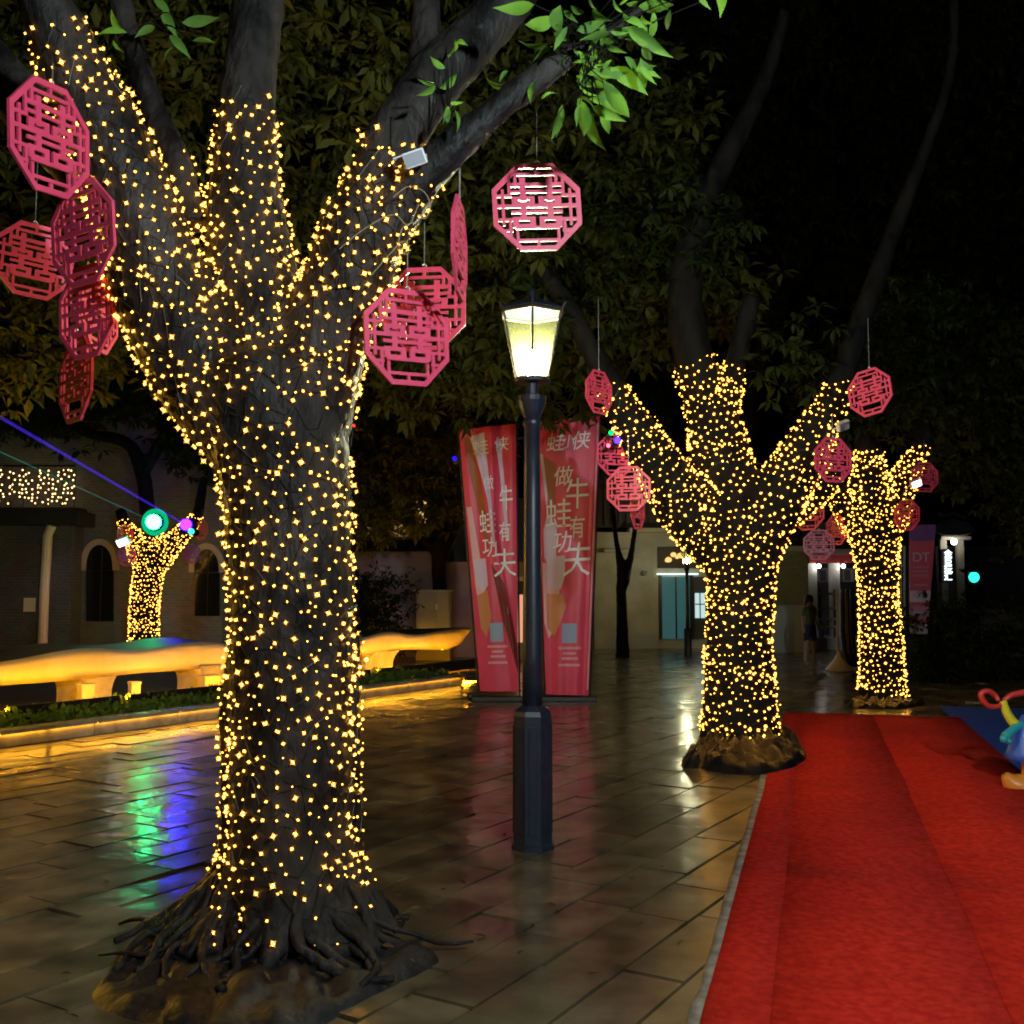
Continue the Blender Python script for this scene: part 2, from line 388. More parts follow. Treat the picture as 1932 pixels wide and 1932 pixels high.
# ------------------------------------------------------------------ trees
def trunk_mesh(limbs, voxel, extra=None, disp=.02, nscale=.25):
    mb = MB()
    for l in limbs:
        mb.tube([p for p, r in l], [r for p, r in l], 14)
    if extra: extra(mb)
    me = mb.mesh('trunk')
    o = bpy.data.objects.new('tmp', me); C.objects.link(o)
    r = o.modifiers.new('r', 'REMESH'); r.mode = 'VOXEL'; r.voxel_size = voxel; r.use_smooth_shade = True
    sm = o.modifiers.new('s', 'SMOOTH'); sm.iterations = 2; sm.factor = .5
    tx = bpy.data.textures.new('c', 'CLOUDS'); tx.noise_scale = nscale; tx.noise_depth = 3
    dm = o.modifiers.new('d', 'DISPLACE'); dm.texture = tx; dm.strength = disp; dm.texture_coords = 'GLOBAL'
    tx2 = bpy.data.textures.new('c2', 'CLOUDS'); tx2.noise_scale = nscale * .28; tx2.noise_depth = 4
    dm2 = o.modifiers.new('d2', 'DISPLACE'); dm2.texture = tx2; dm2.strength = disp * .55; dm2.texture_coords = 'GLOBAL'
    out = evaluated_mesh(o); bpy.data.objects.remove(o)
    out.polygons.foreach_set('use_smooth', [True]*len(out.polygons)); out.name = 'trunk'
    return out
def limb(pts, Y0=None):
    res = []
    for q in pts:
        px, py, Y, rp = q
        res.append((at(px, py, Y), rp / F * Y))
    return smooth_limb(res)
def smooth_limb(l, sub=4):
    out = []
    P = [l[0]] + list(l) + [l[-1]]
    for i in range(1, len(P) - 2):
        for k in range(sub):
            t = k / sub
            def cr(a, b, c, d): return .5*((2*b) + (c-a)*t + (2*a-5*b+4*c-d)*t*t + (3*b-a-3*c+d)*t**3)
            out.append((cr(P[i-1][0], P[i][0], P[i+1][0], P[i+2][0]), cr(P[i-1][1], P[i][1], P[i+1][1], P[i+2][1])))
    out.append(l[-1]); return out
def place(me, name, parent, mt):
    off = ORI[parent.name]
    me.transform(Matrix.Translation(-off)); me.materials.clear(); me.materials.append(mt)
    o = bpy.data.objects.new(name, me); link(o, parent); ORI[o.name] = off; return o

def mound(parent, outline_px, h_edge, h_mid, seed, centre=None, mt=None, folds=1.0, name='root_mound'):
    rg = random.Random(seed)
    pts = [gr(*p) for p in outline_px]
    n = 120; k = len(pts); ring = []
    for i in range(n):
        t = i / n * k; j = int(t); f = t - j
        a, b, c, d = pts[(j-1) % k], pts[j % k], pts[(j+1) % k], pts[(j+2) % k]
        ring.append(.5*((2*b)+(c-a)*f+(2*a-5*b+4*c-d)*f*f+(3*b-a-3*c+d)*f**3))
    cen = centre or sum(pts, Vector()) / k
    m_ = MB(); rows = 26
    vs = []
    for r in range(rows + 1):
        s = 1 - r / rows
        for i in range(n):
            p = cen + (ring[i] - cen) * s
            if r == 0: z = -.02
            else:
                e = min(1, (1 - s) * 12)
                z = h_edge * e * (.75 + .5 * mnoise.noise(Vector((i*.16, seed, 0)))) + (h_mid - h_edge) * max(0, 1 - s/.95) ** 1.3
                fold = mnoise.turbulence(Vector((p.x * 5 + seed, p.y * 5, 0)), 4, True)
                an = i / n * 2 * math.pi
                fold2 = math.sin(an * 17 + 4 * mnoise.noise(Vector((s * 3, an, seed)))) * .5 + math.sin(s * 26 + an * 3 + 3 * mnoise.noise(p * 3)) * .6
                z += folds * (.05 * (fold - .45) + .014 * fold2) * e
            vs.append((p.x, p.y, z))
    fs_ = []
    for r in range(rows):
        for i in range(n):
            i2 = (i+1) % n
            fs_.append((r*n+i, r*n+i2, (r+1)*n+i2, (r+1)*n+i))
    m_.add(vs, fs_)
    return m_.build(name, mt or M['mound'], parent, smooth=True)

def bulb_geo(r):      # a tiny lamp with glowing amber spikes added for its starry glow
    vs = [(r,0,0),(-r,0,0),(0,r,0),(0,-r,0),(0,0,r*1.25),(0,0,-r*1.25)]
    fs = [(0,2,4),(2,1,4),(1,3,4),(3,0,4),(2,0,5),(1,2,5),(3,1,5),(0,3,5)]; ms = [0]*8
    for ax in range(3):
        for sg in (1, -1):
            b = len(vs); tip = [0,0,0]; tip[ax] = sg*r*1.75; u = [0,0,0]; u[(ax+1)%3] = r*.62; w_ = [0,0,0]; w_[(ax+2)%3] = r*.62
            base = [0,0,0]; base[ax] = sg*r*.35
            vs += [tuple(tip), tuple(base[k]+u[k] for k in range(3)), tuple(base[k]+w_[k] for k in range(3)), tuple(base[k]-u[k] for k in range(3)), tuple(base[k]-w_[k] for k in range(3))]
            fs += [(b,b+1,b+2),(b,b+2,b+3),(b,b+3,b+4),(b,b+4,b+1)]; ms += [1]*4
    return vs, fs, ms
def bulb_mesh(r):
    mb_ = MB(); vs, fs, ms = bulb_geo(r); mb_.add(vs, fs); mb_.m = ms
    me = mb_.mesh('bulb', recalc=False); me.materials.append(M['bulb']); me.materials.append(M['bulb_glow']); return me

def string_lights(tree, trunk, limbs, label, br, pitch, step, seed, nparts=300, wire_r=.0022, group='fairy light strings wound round the trees', gap=None, jit=.5, fill=.075):
    """limbs: list of (limb, f0, f1) wound with a wire between these fractions of their length"""
    rg = random.Random(seed)
    off = ORI[trunk.name]
    me = trunk.data
    bvh = BVHTree.FromPolygons([v.co + off for v in me.vertices], [p.vertices for p in me.polygons])
    base = limbs[0][0][0][0]
    t = thing('string_lights', label, 'string lights', (base.x, base.y, 0), group)
    pos = []; wires = MB()
    for lb, f0, f1 in limbs:
        L_ = [0]
        for i in range(1, len(lb)): L_.append(L_[-1] + (lb[i][0]-lb[i-1][0]).length)
        tot = L_[-1]
        def samp(s):
            i = 0
            while i < len(L_) - 2 and L_[i+1] < s: i += 1
            f = (s - L_[i]) / max(1e-6, L_[i+1] - L_[i])
            return lb[i][0].lerp(lb[i+1][0], f), lb[i][1]*(1-f) + lb[i+1][1]*f, (lb[i+1][0]-lb[i][0]).normalized()
        s = f0 * tot; ang = rg.uniform(0, 6.28); path = []; acc = 0
        while s < f1 * tot:
            c_, r_, tn = samp(s)
            u = tn.cross(Vector((0, 1, .01))).normalized(); v = tn.cross(u)
            dirv = u * math.cos(ang) + v * math.sin(ang)
            hop = pitch * (.9 * math.sin(ang * 1.0 + s * 9) + rg.gauss(0, jit)) * .5
            p0 = c_ + dirv * r_ * 1.25 + tn * hop
            loc, nor, idx, dist = bvh.find_nearest(p0)
            if loc is not None and dist < r_ * 1.6 + .05:
                path.append(loc + nor * .008)
                if not (gap and rg.random() < gap(loc)):
                    pos.append((loc + nor * (.012 + br * .6) + Vector((rg.gauss(0, .008), rg.gauss(0, .008), rg.gauss(0, .008))), nor))
            dstep = step * rg.uniform(.55, 1.5)
            ang += dstep / max(.05, r_); s += pitch * dstep / (2 * math.pi * max(.05, r_))
        if wire_r and len(path) > 3:
            wires.tube(path, wire_r, 3, caps=False)
    if wire_r: wires.build('wire', M['wire'], t, recalc=False)
    from mathutils.kdtree import KDTree
    cs_ = []
    for lb, f0, f1 in limbs:
        n_ = len(lb)
        for i in range((n_-1)*3 + 1):
            f = i / 3; j = min(n_-2, int(f)); cs_.append((lb[j][0].lerp(lb[j+1][0], f-j), (f/(n_-1)) >= f0*.5 and (f/(n_-1)) <= f1 * .99, lb[j][1]))
    kd_ = KDTree(len(cs_))
    for i, c_ in enumerate(cs_): kd_.insert(c_[0], i)
    kd_.balance()
    grid = {}
    cell = fill
    def near_b(p):
        k = tuple(int(math.floor(x / cell)) for x in p)
        for a in (-1,0,1):
            for b in (-1,0,1):
                for c in (-1,0,1):
                    for q in grid.get((k[0]+a, k[1]+b, k[2]+c), ()):
                        if (q - p).length < cell: return True
        return False
    for p, n_ in pos: grid.setdefault(tuple(int(math.floor(x / cell)) for x in p), []).append(p)
    vidx = list(range(len(me.vertices))); rg.shuffle(vidx)
    for i in vidx:
        p = me.vertices[i].co + off
        if p.z < .32: continue
        c_, ci, dd = kd_.find(p)
        if not cs_[ci][1] or dd > cs_[ci][2]*1.7 + .04: continue
        if gap and rg.random() < gap(p) * .8: continue
        if near_b(p): continue
        n_ = me.vertices[i].normal.copy(); q = p + n_ * (.012 + br*.6)
        pos.append((q, n_)); grid.setdefault(tuple(int(math.floor(x / cell)) for x in q), []).append(q)
    eye = Vector((0, 0, H))
    vis = []; hid = []
    for p, n_ in pos:
        (vis if n_.dot((eye - p).normalized()) > .05 else hid).append((p, n_))
    rg.shuffle(vis)
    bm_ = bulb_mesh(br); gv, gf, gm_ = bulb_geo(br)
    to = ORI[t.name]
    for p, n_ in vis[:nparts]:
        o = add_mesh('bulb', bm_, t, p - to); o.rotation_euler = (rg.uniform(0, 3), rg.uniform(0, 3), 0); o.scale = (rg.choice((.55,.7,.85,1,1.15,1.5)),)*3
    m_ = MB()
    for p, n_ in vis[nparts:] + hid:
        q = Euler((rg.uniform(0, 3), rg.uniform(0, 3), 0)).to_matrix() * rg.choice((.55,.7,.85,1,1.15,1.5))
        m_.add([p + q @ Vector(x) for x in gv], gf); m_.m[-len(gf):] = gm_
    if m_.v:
        o = m_.build('small_bulbs', [M['bulb'], M['bulb_glow']], t, recalc=False); o['kind'] = 'stuff'
    print('bulbs', label, len(pos), len(vis))
    return t

def leaf_cloud(blobs, n_clusters, leaf_len, seed, per=8, flat=.6):
    """many whorls of narrow pointed leaves spread through ellipsoids"""
    rg = np.random.default_rng(seed)
    vol = np.array([b[3]*b[4]*b[5] for b in blobs]) ** (2/3); vol /= vol.sum()
    idx = rg.choice(len(blobs), n_clusters, p=vol)
    B = np.array(blobs)
    d = rg.normal(size=(n_clusters, 3)); d /= np.linalg.norm(d, axis=1)[:, None]
    rad = rg.uniform(.35, 1.0, n_clusters) ** .6
    cen = B[idx, :3] + d * rad[:, None] * B[idx, 3:6]
    cen += rg.normal(0, .15, cen.shape)
    nl = n_clusters * per
    c = np.repeat(cen, per, 0)
    az = np.tile(np.arange(per) * 2*np.pi/per, n_clusters) + np.repeat(rg.uniform(0, 6.28, n_clusters), per) + rg.normal(0, .3, nl)
    el = rg.normal(-.35, .45, nl)
    X = np.stack([np.cos(az)*np.cos(el), np.sin(az)*np.cos(el), np.sin(el)], 1)
    up = np.tile([0, 0, 1.], (nl, 1)) + rg.normal(0, .35, (nl, 3))
    Y = np.cross(up, X); Y /= np.linalg.norm(Y, axis=1)[:, None]
    Z = np.cross(X, Y)
    ln = leaf_len * rg.uniform(.6, 1.25, nl)[:, None]; wd = ln * rg.uniform(.13, .2, nl)[:, None]
    p0 = c + X*ln*.12
    mid = c + X*ln*.55
    v = np.stack([p0, mid + Y*wd + Z*wd*.25, c + X*ln - Z*ln*.15, mid - Y*wd + Z*wd*.25, mid - Z*wd*.15], 1).reshape(-1, 3)
    b = np.arange(nl)[:, None] * 5
    f = np.concatenate([b + [0, 4, 1], b + [1, 4, 2], b + [2, 4, 3], b + [3, 4, 0]], 0)
    return v, f
def np_mesh(name, v, f, off=(0, 0, 0)):
    me = bpy.data.meshes.new(name); v = v - np.array(off)
    me.vertices.add(len(v)); me.vertices.foreach_set('co', v.astype(np.float32).ravel())
    k = f.shape[1]
    me.loops.add(f.size); me.loops.foreach_set('vertex_index', f.astype(np.int32).ravel())
    me.polygons.add(len(f)); me.polygons.foreach_set('loop_start', np.arange(len(f), dtype=np.int32) * k)
    me.update(calc_edges=True); return me
def crown(parent, blobs, n, ln, seed, mt, name='crown', per=8):
    v, f = leaf_cloud(blobs, n, ln, seed, per)
    off = ORI[parent.name]
    me = np_mesh(name, v, f, off); me.materials.append(mt)
    o = bpy.data.objects.new(name, me); link(o, parent); ORI[o.name] = off
    return o

def frac(lb, py):       # fraction of a limb's length at which it reaches this height in the picture
    L_ = [0]; hit = None
    for i in range(1, len(lb)):
        L_.append(L_[-1] + (lb[i][0]-lb[i-1][0]).length)
        p = lb[i][0]; c, s_ = math.cos(PITCH), math.sin(PITCH); y = p.y*c + (p.z-H)*s_; z = (p.z-H)*c - p.y*s_
        if hit is None and 966 - F*z/y < py: hit = L_[-1]
    return 1.0 if hit is None else hit / L_[-1]
# ---- the near fig tree
D1 = 4.9
tb = gr(545, HZ + F*H/D1)
near = thing('fig_tree', 'large forked fig tree in the left foreground wound with fairy lights', 'tree', tb, 'fig trees along the plaza')
T1 = limb([(548,1800,D1,128),(546,1700,D1,116),(545,1600,D1,111),(548,1400,D1,109),(552,1200,D1,113),(545,1000,D1,117),(535,880,D1,125),(510,760,D1,140),(495,690,D1,125)])
L1 = limb([(480,800,4.9,108),(390,700,4.85,104),(312,560,4.8,95),(262,420,4.7,84),(205,270,4.6,76),(135,120,4.5,62),(75,-20,4.4,52),(30,-120,4.4,45)])
L1b = limb([(250,420,4.9,60),(140,300,5.1,55),(30,180,5.3,52),(-70,60,5.4,48)])
L1c = limb([(360,430,5.0,36),(325,290,5.05,30),(290,210,5.1,27),(265,130,5.1,24),(235,40,5.1,22),(215,-60,5.1,20)])
L2 = limb([(500,720,4.9,110),(482,560,4.95,93),(466,420,5.0,74),(462,280,5.0,60),(470,150,5.05,54),(487,0,5.1,49),(500,-120,5.1,46)])
L3 = limb([(560,790,4.9,105),(608,650,4.85,88),(650,540,4.8,84),(688,435,4.75,80),(722,345,4.75,70),(748,260,4.8,58),(820,150,4.9,55),(900,70,5.0,52),(990,-40,5.1,48)])
L3b = limb([(700,470,4.7,58),(760,380,4.65,46),(830,300,4.6,36),(920,220,4.6,30),(1010,150,4.6,26),(1090,95,4.6,19),(1180,40,4.6,12),(1240,-10,4.6,8)])
L3c = limb([(790,200,4.9,35),(800,100,5.0,31),(805,-20,5.1,28)])
def aerial_roots(mb_):
    rg = random.Random(5)
    for i in range(26):
        th = rg.uniform(-math.pi, .1) if i < 20 else rg.uniform(0, 6.28)
        z = rg.uniform(.5, 1.7); r = rg.uniform(.020, .045); pts = []; rr = []
        tw = rg.uniform(-.5, .5); flare = rg.uniform(.12, .42)
        for k in range(9):
            f = k / 8; zz = z * (1 - f) + .04
            R_ = .298 + max(0, (.38 - zz)) ** 1.5 * flare * 3.4 + .01 * math.sin(k + i)
            a = th + tw * f + .06 * math.sin(k * 1.7 + i)
            pts.append(Vector((tb.x + R_*math.cos(a), tb.y + R_*math.sin(a), zz)))
            rr.append(r * (.6 + .9 * f))
        mb_.tube(pts, rr, 8)
tm = trunk_mesh([T1, L1, L1b, L1c, L2, L3, L3b, L3c], .021, aerial_roots, disp=.03)
trunk1 = place(tm, 'trunk', near, M['bark'])
mound(near, [(165,1882),(205,1838),(262,1778),(330,1742),(410,1715),(500,1705),(590,1705),(660,1722),(735,1770),(832,1808),(800,1836),(720,1876),(650,1912),(570,1950),(430,1958),(300,1940),(205,1915)], .05, .12, 2, tb, folds=1.15)
rs = random.Random(77)
for i in range(32):
    an = -math.pi*1.02 + i/31*math.pi*1.1 + rs.gauss(0, .10); thin = rs.choice((.55,.7,1,1,1.2)); ext = rs.uniform(.62, .92) * (.72 if an > -.6 else 1); m_ = MB(); pts = []
    for k in range(9):
        f = k/8; rr_ = .30 + (ext - .30)*f; a = an + .35*math.sin(f*3 + i)*f
        pts.append(Vector((tb.x + rr_*math.cos(a)*1.05, tb.y + rr_*math.sin(a)*.9, .28*(1-f)**2.2 + .085 - .05*f + .014*math.sin(k*1.9+i))))
    m_.tube(pts, [.034*thin*(1-.62*k/8)*rs.uniform(.85,1.1) for k in range(9)], 8); m_.build('surface_root', M['bark'], near, smooth=True)
def gap1(p):   # fairy lights thin out on the bare bark in the middle of the trunk
    n_ = mnoise.noise(Vector((p.x*2.6, p.y*2.6, p.z*2.2)))
    n_ += .6*mnoise.noise(Vector((p.x*7, p.y*7, p.z*7)))
    return min(.94, max(0, .34 + 1.2*n_)) if p.z < 2.5 else min(.9, max(0, .18 + 1.1*n_))
lights1 = string_lights(near, trunk1, [(T1, .04, 1), (L1, .1, frac(L1,90)), (L2, .15, frac(L2,222)), (L3, .1, frac(L3,285)), (L3b, 0, frac(L3b,330))],
              'warm fairy lights wound round the big foreground tree', .0074, .080, .050, 11, gap=gap1, jit=1.3, fill=.050)

# leaves of the near tree, one by one
def leaf_unit():
    mb_ = MB(); n = 7; vs = []; fs_ = []
    for i in range(n + 1):
        t = i / n; wd_ = .21 * math.sin(math.pi * min(1, t*1.02) ** .8) * (1 - .25*t) if 0 < i < n else 0
        zc = .10 * math.sin(t * 2.6) - .12 * t * t
        vs += [(t, -wd_, zc + wd_*.35), (t, 0, zc), (t, wd_, zc + wd_*.35)]
    for i in range(n):
        for j in range(2): fs_.append((i*3+j, i*3+j+1, (i+1)*3+j+1, (i+1)*3+j))
    mb_.add(vs, fs_); me = mb_.mesh('leaf', smooth=True, recalc=False)
    bm = bmesh.new(); bm.from_mesh(me); bmesh.ops.remove_doubles(bm, verts=bm.verts, dist=1e-5); bm.to_mesh(me); bm.free()
    me.materials.append(M['leaf_near']); return me
LEAF = leaf_unit()
Z2 = lambda x, y: (644 + x/3.0, y/3.0)
Z1 = lambda x, y: (x/3.0, y/3.0)
sprig = [((1090,25),(860,50)),((1215,95),(1030,150)),((1500,140),(1360,158)),((1520,185),(1350,225)),((1170,245),(1000,240)),((1205,265),(1080,345)),
 ((1500,262),(1615,300)),((1615,150),(1850,305)),((1680,35),(1890,28)),((1540,-20),(1600,85)),((1420,60),(1525,120)),((1600,105),(1735,165)),((1350,300),(1485,395)),
 ((1440,320),(1475,410)),((1520,385),(1740,535)),((1480,450),(1640,680)),((1330,425),(1450,500)),((1340,470),(1455,550)),((1460,525),(1615,575)),((1335,560),(1385,785)),
 ((1345,555),(1440,620)),((1420,600),(1615,692)),((1420,640),(1480,850)),((1470,630),(1520,765)),((1235,640),(1190,795)),((1250,590),(1215,785)),((1130,565),(1225,520)),
 ((1240,30),(1210,190)),((1260,60),(1340,130)),((1300,30),(1380,80)),((1200,180),(1290,240)),((1280,150),(1200,290)),((1640,-60),(1560,40)),((1760,-40),(1850,60)),
 ((1390,420),(1600,450)),((1350,590),(1330,720)),((1400,560),(1560,600)),((1450,60),(1400,-40)),
 ((600,315),(650,220)),((640,255),(712,250)),((590,385),(498,320)),((535,480),(425,545)),((530,470),(430,450)),((555,500),(662,418)),((610,580),(695,580)),((605,600),(575,755)),((640,620),(660,750)),((930,490),(808,442)),
 ((2020,-60),(2090,60)),((2130,-30),(2150,90))]
sprig1 = [((700,190),(620,45)),((920,60),(1005,215)),((1030,130),(1245,100)),((720,185),(545,190)),((1090,230),(1225,240)),((985,265),(920,355)),((880,150),(760,210)),((960,200),(1080,330)),((640,230),(700,300)),((960,70),(860,-20))]
rl = random.Random(21)
def put_leaf(p0, p1, parent, nz=None):
    x = p1 - p0; ln = x.length; x.normalize()
    eye = (Vector((0, 0, H)) - p0).normalized() + Vector((rl.gauss(0, .55), rl.gauss(0, .3), rl.gauss(.1, .55)))
    y = eye.cross(x).normalized(); z = x.cross(y)
    o = add_mesh('leaf', LEAF, parent)
    m_ = Matrix((x, y, z)).transposed().to_4x4() @ Matrix.Diagonal((ln, ln * rl.uniform(.6, .95), ln * rl.choice((1, 1, -1)), 1))
    o.matrix_basis = Matrix.Translation(p0 - ORI[parent.name]) @ m_
hub = at(1105, 100, 4.55)
def twig(pts, r): m_ = MB(); m_.tube(pts, r, 5); m_.build('twig', M['bark_far'], near)
for (a, b) in sprig:
    Y = 4.5 + rl.uniform(-.18, .22)
    p0 = at(*Z2(*a), Y); p1 = at(*Z2(*b), Y + rl.uniform(-.1, .1))
    put_leaf(p0, p1, near)
    if a[0] > 1000:
        h_ = hub + Vector((rl.gauss(0, .06), rl.gauss(0, .05), rl.gauss(0, .04)))
    elif a[0] > 750: h_ = at(930, 205, 4.6)
    else: h_ = at(846, 240, 4.6)
    mid = (p0 + h_) / 2 + Vector((0, 0, .02))
    twig([h_, mid, p0], [.004, .003, .002])
for i in range(46):
    hb = hub + Vector((rl.gauss(.06, .16), rl.gauss(0, .10), rl.gauss(-.03, .11))); dr_ = Vector((rl.gauss(.3,.8), rl.gauss(0,.5), rl.gauss(-.25,.6))).normalized()
    put_leaf(hb, hb + dr_ * rl.uniform(.07, .15), near)
for (a, b) in sprig1:
    Y = 4.7 + rl.uniform(-.1, .2)
    p0 = at(*Z1(*a), Y); p1 = at(*Z1(*b), Y); put_leaf(p0, p1, near)
    h_ = at(290, 40, 4.9); twig([h_, (p0+h_)/2 + Vector((0,0,.02)), p0], [.006, .004, .002])
twig([at(846,262,4.6), at(848,200,4.57), at(845,130,4.55)], [.006,.004,.003])

# grass tuft on the mound
gt = MB()
for i in range(150):
    b0 = gr(345 + rl.gauss(0, 26), 1790 + rl.gauss(0, 14)); b0.z = .07
    t1 = b0 + Vector((rl.gauss(0, .05), rl.gauss(0, .05), rl.uniform(.05, .13))); sd_ = Vector((rl.gauss(0,1), rl.gauss(0,1), 0)).normalized() * .004
    gt.add([b0 - sd_, b0 + sd_, t1], [(0, 1, 2)])
o = gt.build('grass_tuft', M['shrub'], near, recalc=False); o['kind'] = 'stuff'

lt = MB(); rq = random.Random(61)
for i in range(170):
    if i < 90: p0 = gr(rq.uniform(330, 800), rq.uniform(1735, 1900)); d_ = (p0 - tb).length; p0.z = .02 + max(0, .15*(1 - d_/.85)); ok_ = d_ < .8
    else:
        p0 = gr(rq.uniform(0, 1350), 1300 + 620*rq.random()**1.5); p0.z = .006; ok_ = carpet_x(p0) < -.1 and (p0 - k0).dot(kn) < -.15
    if not ok_: continue
    a_ = rq.uniform(0, 6.28); l_ = rq.uniform(.015, .04); x_ = Vector((math.cos(a_), math.sin(a_), rq.gauss(.1,.2))) * l_; y_ = Vector((-math.sin(a_), math.cos(a_), rq.gauss(.1,.2))) * l_*.4
    lt.add([p0 - x_, p0 - y_ + Vector((0,0,.006)), p0 + x_, p0 + y_ + Vector((0,0,.004))], [(0,1,2,3)])
lt.build('leaf_litter', M['litter'], label='scattered fallen leaves on the paving and the root mound', cat='fallen leaves', kind='stuff', recalc=False)
M['loose'] = mat('pale cable', (.3,.24,.12), .5)
for pts in ([(742,372),(770,352),(800,362),(812,390),(802,412),(788,405)], [(700,520),(735,480),(760,455),(772,470),(765,480),(752,462),(760,430),(785,418)], [(640,470),(690,430),(742,405),(770,425),(790,385)]):
    l_ = smooth_limb([(at(x, y, 4.42), .0025) for x, y in pts], 6); m_ = MB(); m_.tube([p for p, r in l_], .0025, 5); m_.build('loose_cable', M['loose'], lights1)
# ---- second tree by the carpet
D2 = 11.2; t2b = gr(1395, HZ + F*H/D2)
tree2 = thing('fig_tree', 'forked fig tree wound with lights standing at the edge of the red carpet', 'tree', t2b, 'fig trees along the plaza')
T2 = limb([(1396,1420,D2,80),(1395,1340,D2,68),(1394,1240,D2,62),(1396,1150,D2,60),(1398,1060,D2,66),(1395,1000,D2,76),(1392,950,D2,70)])
A2 = limb([(1370,1030,D2,62),(1300,965,D2-.1,56),(1250,890,D2-.2,46),(1212,830,D2-.3,40),(1172,765,D2-.4,30),(1130,690,D2-.5,22),(1060,560,D2-.5,18),(960,440,D2-.4,14)])
B2 = limb([(1390,1000,D2,68),(1362,880,D2,58),(1345,790,D2,50),(1318,710,D2,40),(1292,560,D2,34),(1330,380,D2,26),(1440,160,D2,17),(1480,20,D2,12)])
B2b = limb([(1352,830,D2,40),(1366,760,D2,30),(1384,700,D2,22),(1420,560,D2,18)])
C2 = limb([(1415,1020,D2,64),(1470,930,D2-.1,52),(1520,850,D2-.2,44),(1560,780,D2-.3,32),(1585,725,D2-.3,24),(1640,560,D2-.2,20),(1700,400,D2,16),(1790,150,D2,10),(1800,-20,D2,8)])
C2b = limb([(1470,975,D2,36),(1530,935,D2+.2,26),(1580,900,D2+.4,20)])
trunk2 = place(trunk_mesh([T2, A2, B2, B2b, C2, C2b], .035, disp=.04, nscale=.35), 'trunk', tree2, M['bark_far'])
mound(tree2, [(1283,1446),(1308,1418),(1345,1396),(1400,1385),(1460,1388),(1500,1402),(1524,1426),(1512,1446),(1450,1463),(1380,1461),(1320,1452)], .14, .26, 8, t2b, mt=M['sheet'], folds=2.2)
string_lights(tree2, trunk2, [(T2, .07, 1), (A2, .1, frac(A2,742)), (B2, .1, frac(B2,692)), (B2b, .2, frac(B2b,715)), (C2, .1, frac(C2,735)), (C2b, .1, .95)],
              'dense warm fairy lights on the tree beside the red carpet', .0105, .085, .062, 12, wire_r=.003)
# ---- third tree
D3 = 15.6; t3b = gr(1662, HZ + F*H/D3)
tree3 = thing('fig_tree', 'smaller looking lit fig tree beyond the far end of the red carpet', 'tree', t3b, 'fig trees along the plaza')
T3 = limb([(1665,1325,D3,46),(1664,1270,D3,40),(1660,1180,D3,37),(1656,1100,D3,35),(1652,1030,D3,42),(1652,990,D3,46),(1655,950,D3,44)])
A3 = limb([(1640,1010,D3,36),(1605,970,D3,28),(1580,930,D3,20),(1560,860,D3,14)])
B3 = limb([(1650,980,D3,42),(1640,920,D3,36),(1640,870,D3,27),(1630,760,D3,20),(1660,600,D3,16)])
C3 = limb([(1670,990,D3,38),(1692,930,D3,30),(1718,880,D3,22),(1735,845,D3,15),(1780,740,D3,12),(1860,600,D3,9)])
trunk3 = place(trunk_mesh([T3, A3, B3, C3], .045, disp=.04, nscale=.4), 'trunk', tree3, M['bark_far'])
mound(tree3, [(1588,1332),(1620,1318),(1665,1312),(1715,1316),(1748,1328),(1700,1338),(1640,1339)], .08, .14, 4, t3b, mt=M['sheet'], folds=1.5)
string_lights(tree3, trunk3, [(T3, .05, 1), (A3, .1, frac(A3,935)), (B3, .1, frac(B3,862)), (C3, .1, frac(C3,848))],
              'warm fairy lights on the tree past the carpet end', .0125, .085, .062, 13, wire_r=0)
# ---- tree behind the bench
D4 = 24.0; t4b = gr(272, HZ + F*H/D4)
tree4 = thing('fig_tree', 'small distant lit fig tree in front of the brick building at left', 'tree', t4b, 'fig trees along the plaza')
T4 = limb([(270,1252,D4,34),(271,1200,D4,27),(273,1140,D4,26),(280,1080,D4,27),(284,1045,D4,32),(282,1020,D4,28)])
A4 = limb([(268,1050,D4,24),(256,1022,D4,18),(240,998,D4,13),(225,960,D4,10)])
B4 = limb([(284,1040,D4,24),(288,1015,D4,18),(278,960,D4,15),(268,890,D4,14),(238,835,D4,12),(160,815,D4,10),(90,770,D4,8),(20,720,D4,6)])
B4b = limb([(270,890,D4,13),(300,840,D4,11),(322,780,D4,8),(310,700,D4,6)])
C4 = limb([(295,1060,D4,24),(322,1030,D4,19),(350,1000,D4,15),(372,972,D4,11),(385,900,D4,8)])
trunk4 = place(trunk_mesh([T4, A4, B4, B4b, C4], .06, disp=.03), 'trunk', tree4, M['bark_far'])
string_lights(tree4, trunk4, [(T4, .25, 1), (A4, .1, .75), (B4, .05, frac(B4,1012)), (C4, .1, frac(C4,975))],
              'dense warm fairy lights on the distant tree behind the bench', .014, .085, .07, 14, nparts=0, wire_r=0)

